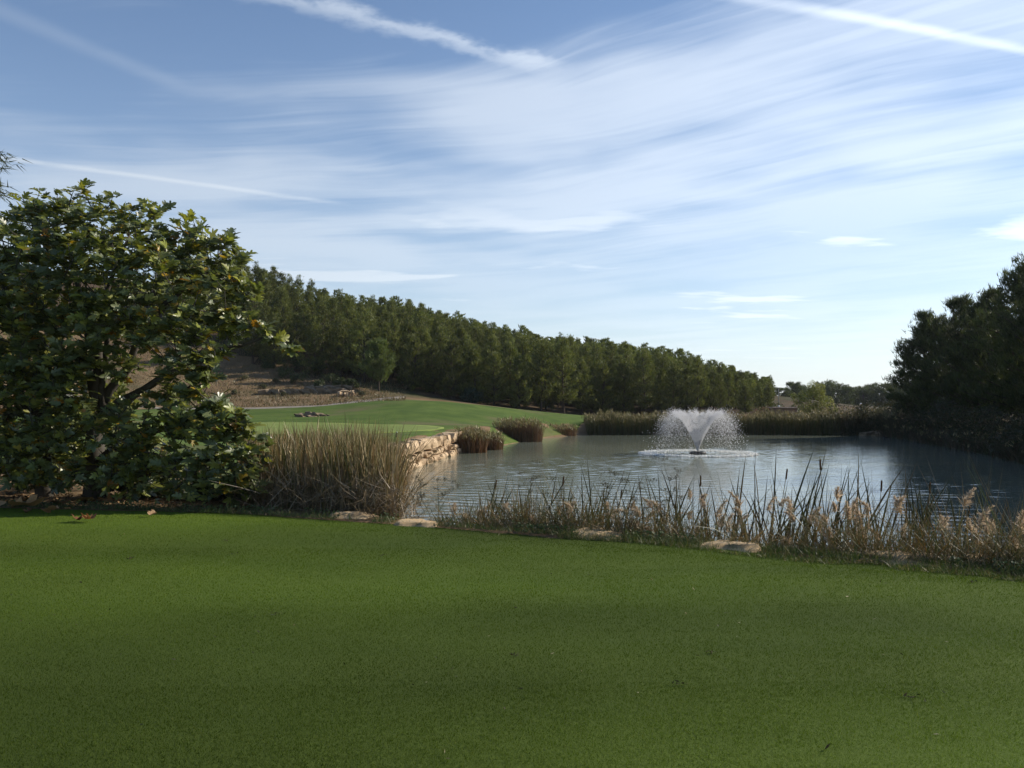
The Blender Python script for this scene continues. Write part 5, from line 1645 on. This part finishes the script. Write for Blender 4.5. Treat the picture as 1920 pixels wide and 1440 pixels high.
    pal = [[(0.125, 0.152, 0.058), (0.104, 0.130, 0.052), (0.150, 0.172, 0.062)], [(0.21, 0.235, 0.05), (0.25, 0.255, 0.055)], [(0.42, 0.27, 0.03), (0.36, 0.28, 0.05), (0.34, 0.17, 0.03)]]
    # parts of their own: the 300 leaves that show largest (near side, outside)
    vis = pos[:, 1] - 0.35 * (fwd[:, 0]) + 0.9 * np.abs(pos[:, 0] - (250 - 960) / FPX * 14) * 0.15 - size * 6 + np.where(kind == 2, -1.0, 0)
    px = 960 + pos[:, 0] / pos[:, 1] * FPX
    vis = np.where((px < 10) | (px > 600), 99, vis)
    own = np.argsort(vis)[:300]
    isown = np.zeros(m, bool); isown[own] = True
    lib = {}
    for k in range(3):
        for v in range(4):
            V, F = variants[v * 2]
            lib[(k, v)] = mesh_np('fig_leaf', V, [F], M_LEAF, True, np.array(pal[k][v % len(pal[k])]))
    for i in own:
        o = link('leaf', lib[(int(kind[i]), int(r.integers(4)))], root)
        mt = Matrix((( *[side[i][0], fwd[i][0], upv[i][0]], 0), (*[side[i][1], fwd[i][1], upv[i][1]], 0), (*[side[i][2], fwd[i][2], upv[i][2]], 0), (0, 0, 0, 1)))
        q = mt.to_3x3().to_euler()
        o.location = pos[i] - base
        o.rotation_euler = q
        o.scale = (size[i],) * 3
    a = Acc()
    vs = r.integers(0, 8, m)
    for v in range(8):
        sel = (vs == v) & ~isown
        V, F = variants[v]
        B = np.stack([side[sel], fwd[sel], upv[sel]], 1) * size[sel][:, None, None]      # (n,3,3)
        W = np.einsum('vk,nkj->nvj', V, B) + pos[sel][:, None] - base
        nn = W.shape[0]
        t = np.zeros((nn, 3))
        for k in range(3):
            s2 = kind[sel] == k
            t[s2] = vary(s2.sum(), r, pal[k], None, .16)
        a.add(W.reshape(-1, 3), [(F[None] + (np.arange(nn) * len(V))[:, None, None]).reshape(-1, 3)], np.repeat(t, len(V), 0))
    o = link('foliage', a.mesh('fig_foliage', M_LEAF, True), root); o['kind'] = 'stuff'


fig_tree()

# dark shrubs and bramble that stand behind and under the fig
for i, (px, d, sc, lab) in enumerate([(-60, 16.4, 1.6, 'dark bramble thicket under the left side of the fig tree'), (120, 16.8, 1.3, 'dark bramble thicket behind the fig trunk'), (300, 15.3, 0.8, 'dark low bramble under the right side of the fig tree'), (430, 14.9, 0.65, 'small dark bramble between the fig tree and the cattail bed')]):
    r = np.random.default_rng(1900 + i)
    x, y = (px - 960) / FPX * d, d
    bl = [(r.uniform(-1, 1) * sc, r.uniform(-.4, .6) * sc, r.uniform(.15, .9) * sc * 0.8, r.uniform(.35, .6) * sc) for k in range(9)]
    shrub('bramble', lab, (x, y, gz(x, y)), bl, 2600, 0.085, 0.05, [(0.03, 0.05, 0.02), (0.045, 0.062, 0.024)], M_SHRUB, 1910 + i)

# cedar at the left edge, mostly outside the picture
def cedar():
    r = np.random.default_rng(1950)
    base = np.array([-11.25, 18.0, 0.1])
    root = empty('cedar_tree', base)
    tag(root, 'dark drooping cedar branch tips at the left edge above the fig tree', 'cedar tree')
    a = Acc(); H = 7.2
    a.add(*tube([(0, 0, -.3), (0, 0, 3), (.03, 0, 5), (.03, 0, H)], [.22, .17, .1, .02], 8)); link('trunk', a.mesh('cedar_trunk', M_BARK, True), root)
    cr, br = Acc(), Acc()
    for i in range(54):
        z0 = 1.8 + 5.2 * i / 54
        ph = i * 2.4
        L = 2.0 * (1 - (z0 / H) ** 2 * 0.75) * r.uniform(.75, 1.1)
        e = np.array([math.cos(ph) * L, math.sin(ph) * L, z0 - 0.12 * L])
        pt = curve_pts((0, 0, z0), e, .18, 8)
        br.add(*tube(pt, np.linspace(.03, .006, 8), 4, False))
        n = 150
        t = r.uniform(.15, 1, n)
        c = np.stack([np.interp(t, np.linspace(0, 1, 8), pt[:, q]) for q in range(3)], -1) + r.normal(0, .12, (n, 3)) * (1, 1, .3)
        dd = vnorm(np.array([math.cos(ph), math.sin(ph), -.35]) + r.normal(0, .55, (n, 3)))
        V, F = tris(c, dd, r.uniform(.12, .28, n), r.uniform(.015, .03, n), r)
        cr.add(V, [F], np.repeat(vary(n, r, DARK_PAL), 3, 0))
    link('crown', cr.mesh('cedar_crown', M_PINE), root)
    link('branches', br.mesh('cedar_branches', M_BARK), root)


cedar()

# ------------------------------------------------------------------ fallen leaves and litter on the lawn
def dead_leaf(i, px, py, w, lab, rz, tint):
    r = np.random.default_rng(2000 + i)
    d = EYE * FPX / (py - HY)
    p = P(px, py, d)
    V, F = fig_leaf_mesh('x', 2010 + i, None)
    V = V * (1, 1, 1.0); V[:, 2] = 0.12 * np.sin(V[:, 0] * 7 + i) + 1.1 * V[:, 0] ** 2 + 0.12 * np.cos(V[:, 1] * 5) + 0.10
    o = link('fallen_leaf', mesh_np('fallen_leaf', V, [F], M_DEADLEAF, True, np.array(tint)))
    o.location = (p[0], p[1], float(lawn_z(p[0], p[1])) + 0.035)
    o.rotation_euler = (r.normal(0, .2), r.normal(0, .2), rz)
    o.scale = (w * 1.45,) * 3
    tag(o, lab, 'fallen leaf', 'dry leaves fallen on the lawn')


dead_leaf(0, 28, 958, 0.30, 'large curled tan dry leaf lying near the left lawn edge', -1.2, (0.42, 0.24, 0.10))
dead_leaf(1, 44, 950, 0.24, 'orange brown dry leaf resting against the large tan one', 0.7, (0.36, 0.17, 0.06))
dead_leaf(2, 12, 953, 0.20, 'small tan dry leaf touching the left picture edge', 2.0, (0.40, 0.25, 0.12))
dead_leaf(3, 108, 961, 0.17, 'single tan curled leaf alone on the lawn below the fig', 1.4, (0.40, 0.23, 0.11))
dead_leaf(4, 143, 980, 0.12, 'dark brown dry leaf, left of the pair farther out on the lawn', 0.2, (0.16, 0.07, 0.035))
dead_leaf(5, 174, 980, 0.13, 'reddish brown dry leaf, right of the pair on the lawn', 1.1, (0.26, 0.12, 0.05))
dead_leaf(6, 292, 969, 0.09, 'tiny pale dry leaf on the lawn below the fig tree centre', 2.6, (0.34, 0.22, 0.12))
dead_leaf(7, 98, 950, 0.22, 'brown dry leaf at the turf edge under the fig', -0.4, (0.24, 0.11, 0.05))
dead_leaf(8, 160, 944, 0.22, 'yellowish dry leaf lying on the bare earth under the fig', 0.4, (0.33, 0.22, 0.08))
dead_leaf(9, 228, 946, 0.24, 'brown dry leaf heap end at the turf edge under the fig', 1.9, (0.27, 0.15, 0.06))
dead_leaf(10, 62, 959, 0.10, 'scrap of dark dry leaf between the tan leaves', 2.9, (0.15, 0.08, 0.04))


def litter():
    r = np.random.default_rng(2100)
    a = Acc()
    n = 1500
    px = r.uniform(-200, 480, n); x = (px - 960) / FPX * 14.2; y = lawn_edge_y(x) + np.abs(r.normal(0.1, .9, n)); z = np.maximum(ground(x, y), -.3) + .015
    V, F = cards(np.column_stack([x, y, z]), vnorm(r.normal(0, .4, (n, 3)) + (0, 0, 1)), r.uniform(.04, .12, n), r.uniform(.02, .06, n), r)
    a.add(V, [F], np.repeat(vary(n, r, [(0.14, 0.09, 0.05), (0.22, 0.14, 0.07), (0.30, 0.19, 0.09), (0.08, 0.05, 0.03)], [4, 3, 1, 3]), 4, 0))
    # scraps on the mown lawn
    n = 260
    y = r.uniform(3.2, 12.5, n); x = r.uniform(-.75, .75, n) * y
    ok = y < lawn_edge_y(x) - .1
    x, y = x[ok], y[ok]; n = len(x)
    V, F = cards(np.column_stack([x, y, lawn_z(x, y) + .02]), vnorm(r.normal(0, .5, (n, 3)) + (0, 0, 1)), r.uniform(.012, .045, n), r.uniform(.005, .014, n), r)
    a.add(V, [F], np.repeat(vary(n, r, [(0.05, 0.04, 0.025), (0.32, 0.28, 0.18), (0.03, 0.035, 0.015)], [4, 2, 4]), 4, 0))
    for px, py, w in ((1270, 1287, .05), (1704, 1307, .07), (425, 1013, .06), (436, 1039, .05), (245, 1048, .04), (720, 1041, .05), (1820, 1093, .03), (520, 1152, .05), (1330, 1226, .03), (966, 1227, .03)):
        dd = EYE * FPX / (py - HY); c0 = P(px, py, dd)
        n = 12
        xx, yy = c0[0] + r.normal(0, w * .6, n), c0[1] + r.normal(0, w * .4, n)
        V, F = cards(np.column_stack([xx, yy, lawn_z(xx, yy) + r.uniform(.008, .022, n)]), vnorm(r.normal(0, .6, (n, 3)) + (0, 0, 1)), r.uniform(.015, .04, n), r.uniform(.006, .015, n), r)
        a.add(V, [F], np.repeat(vary(n, r, [(0.035, 0.03, 0.015), (0.03, 0.045, 0.012), (0.06, 0.045, 0.025)]), 4, 0))
    tag(link('leaf_litter', a.mesh('leaf_litter', M_DEADLEAF)), 'brown leaf litter under the fig and scraps on the lawn', 'litter', kind='stuff')


litter()


def lawn_grass():
    r = np.random.default_rng(2200)
    a = Acc()
    for y0, y1, dens, Lm, Wm in ((3.4, 5.2, 15500, .018, .0036), (5.2, 7.2, 9500, .019, .0038), (7.2, 10, 5200, .020, .0052), (10, 14.6, 2700, .021, .0060)):
        hw = 0.66 * y1 + 0.6
        n = int(dens * (y1 - y0) * 2 * hw)
        x = r.uniform(-hw, hw, n); y = r.uniform(y0, y1, n)
        ok = (y < lawn_edge_y(x) - 0.02) & (np.abs(x) < 0.66 * y + .6)
        x, y = x[ok], y[ok]; n = len(x)
        c = np.column_stack([x, y, lawn_z(x, y) - .004])
        d = r.normal(0, .55, (n, 3)); d[:, 2] = 1
        V, F = tris(c, vnorm(d), Lm * r.uniform(.5, 1.25, n), Wm * r.uniform(.7, 1.3, n), r)
        nap = lawn_nap(x, y)[:, None]
        t = vary(n, r, [(0.092, 0.142, 0.022), (0.104, 0.152, 0.025), (0.084, 0.132, 0.020), (0.17, 0.18, 0.05)], [4, 3, 4, 0.25], .06)
        t = t * (0.46 + 0.68 * nap) * np.array([1.03, 1.06, 0.72]) + nap * np.array([0.013, 0.009, 0.002])
        a.add(V, [F], np.repeat(t, 3, 0))
    tag(link('lawn_grass', a.mesh('lawn_grass', M_GRASS)), 'short mown blades of grass over the foreground lawn', 'grass', kind='stuff')


lawn_grass()

# ------------------------------------------------------------------ thin haze over the whole place
def haze():
    m = bpy.data.materials.new('haze_air'); m.use_nodes = True
    t = m.node_tree; t.nodes.clear()
    out = t.nodes.new('ShaderNodeOutputMaterial')
    v = t.nodes.new('ShaderNodeVolumePrincipled')
    v.inputs['Color'].default_value = (0.86, 0.93, 1.0, 1)
    v.inputs['Density'].default_value = HAZE
    v.inputs['Anisotropy'].default_value = 0.3
    t.links.new(v.outputs[0], out.inputs['Volume'])
    x0, x1, y0, y1, z0, z1 = -1000, 1000, -560, 1900, -29, 48
    V = [(x, y, z) for z in (z0, z1) for x, y in ((x0, y0), (x1, y0), (x1, y1), (x0, y1))]
    F = [(3, 2, 1, 0), (4, 5, 6, 7), (0, 1, 5, 4), (1, 2, 6, 5), (2, 3, 7, 6), (3, 0, 4, 7)]
    me = mesh_np('haze', V, [np.array(F)], m)
    tag(link('haze', me), 'thin pale haze in the air over the pond and hill', 'haze', kind='stuff')


HAZE = 0.00013
if HAZE: haze()
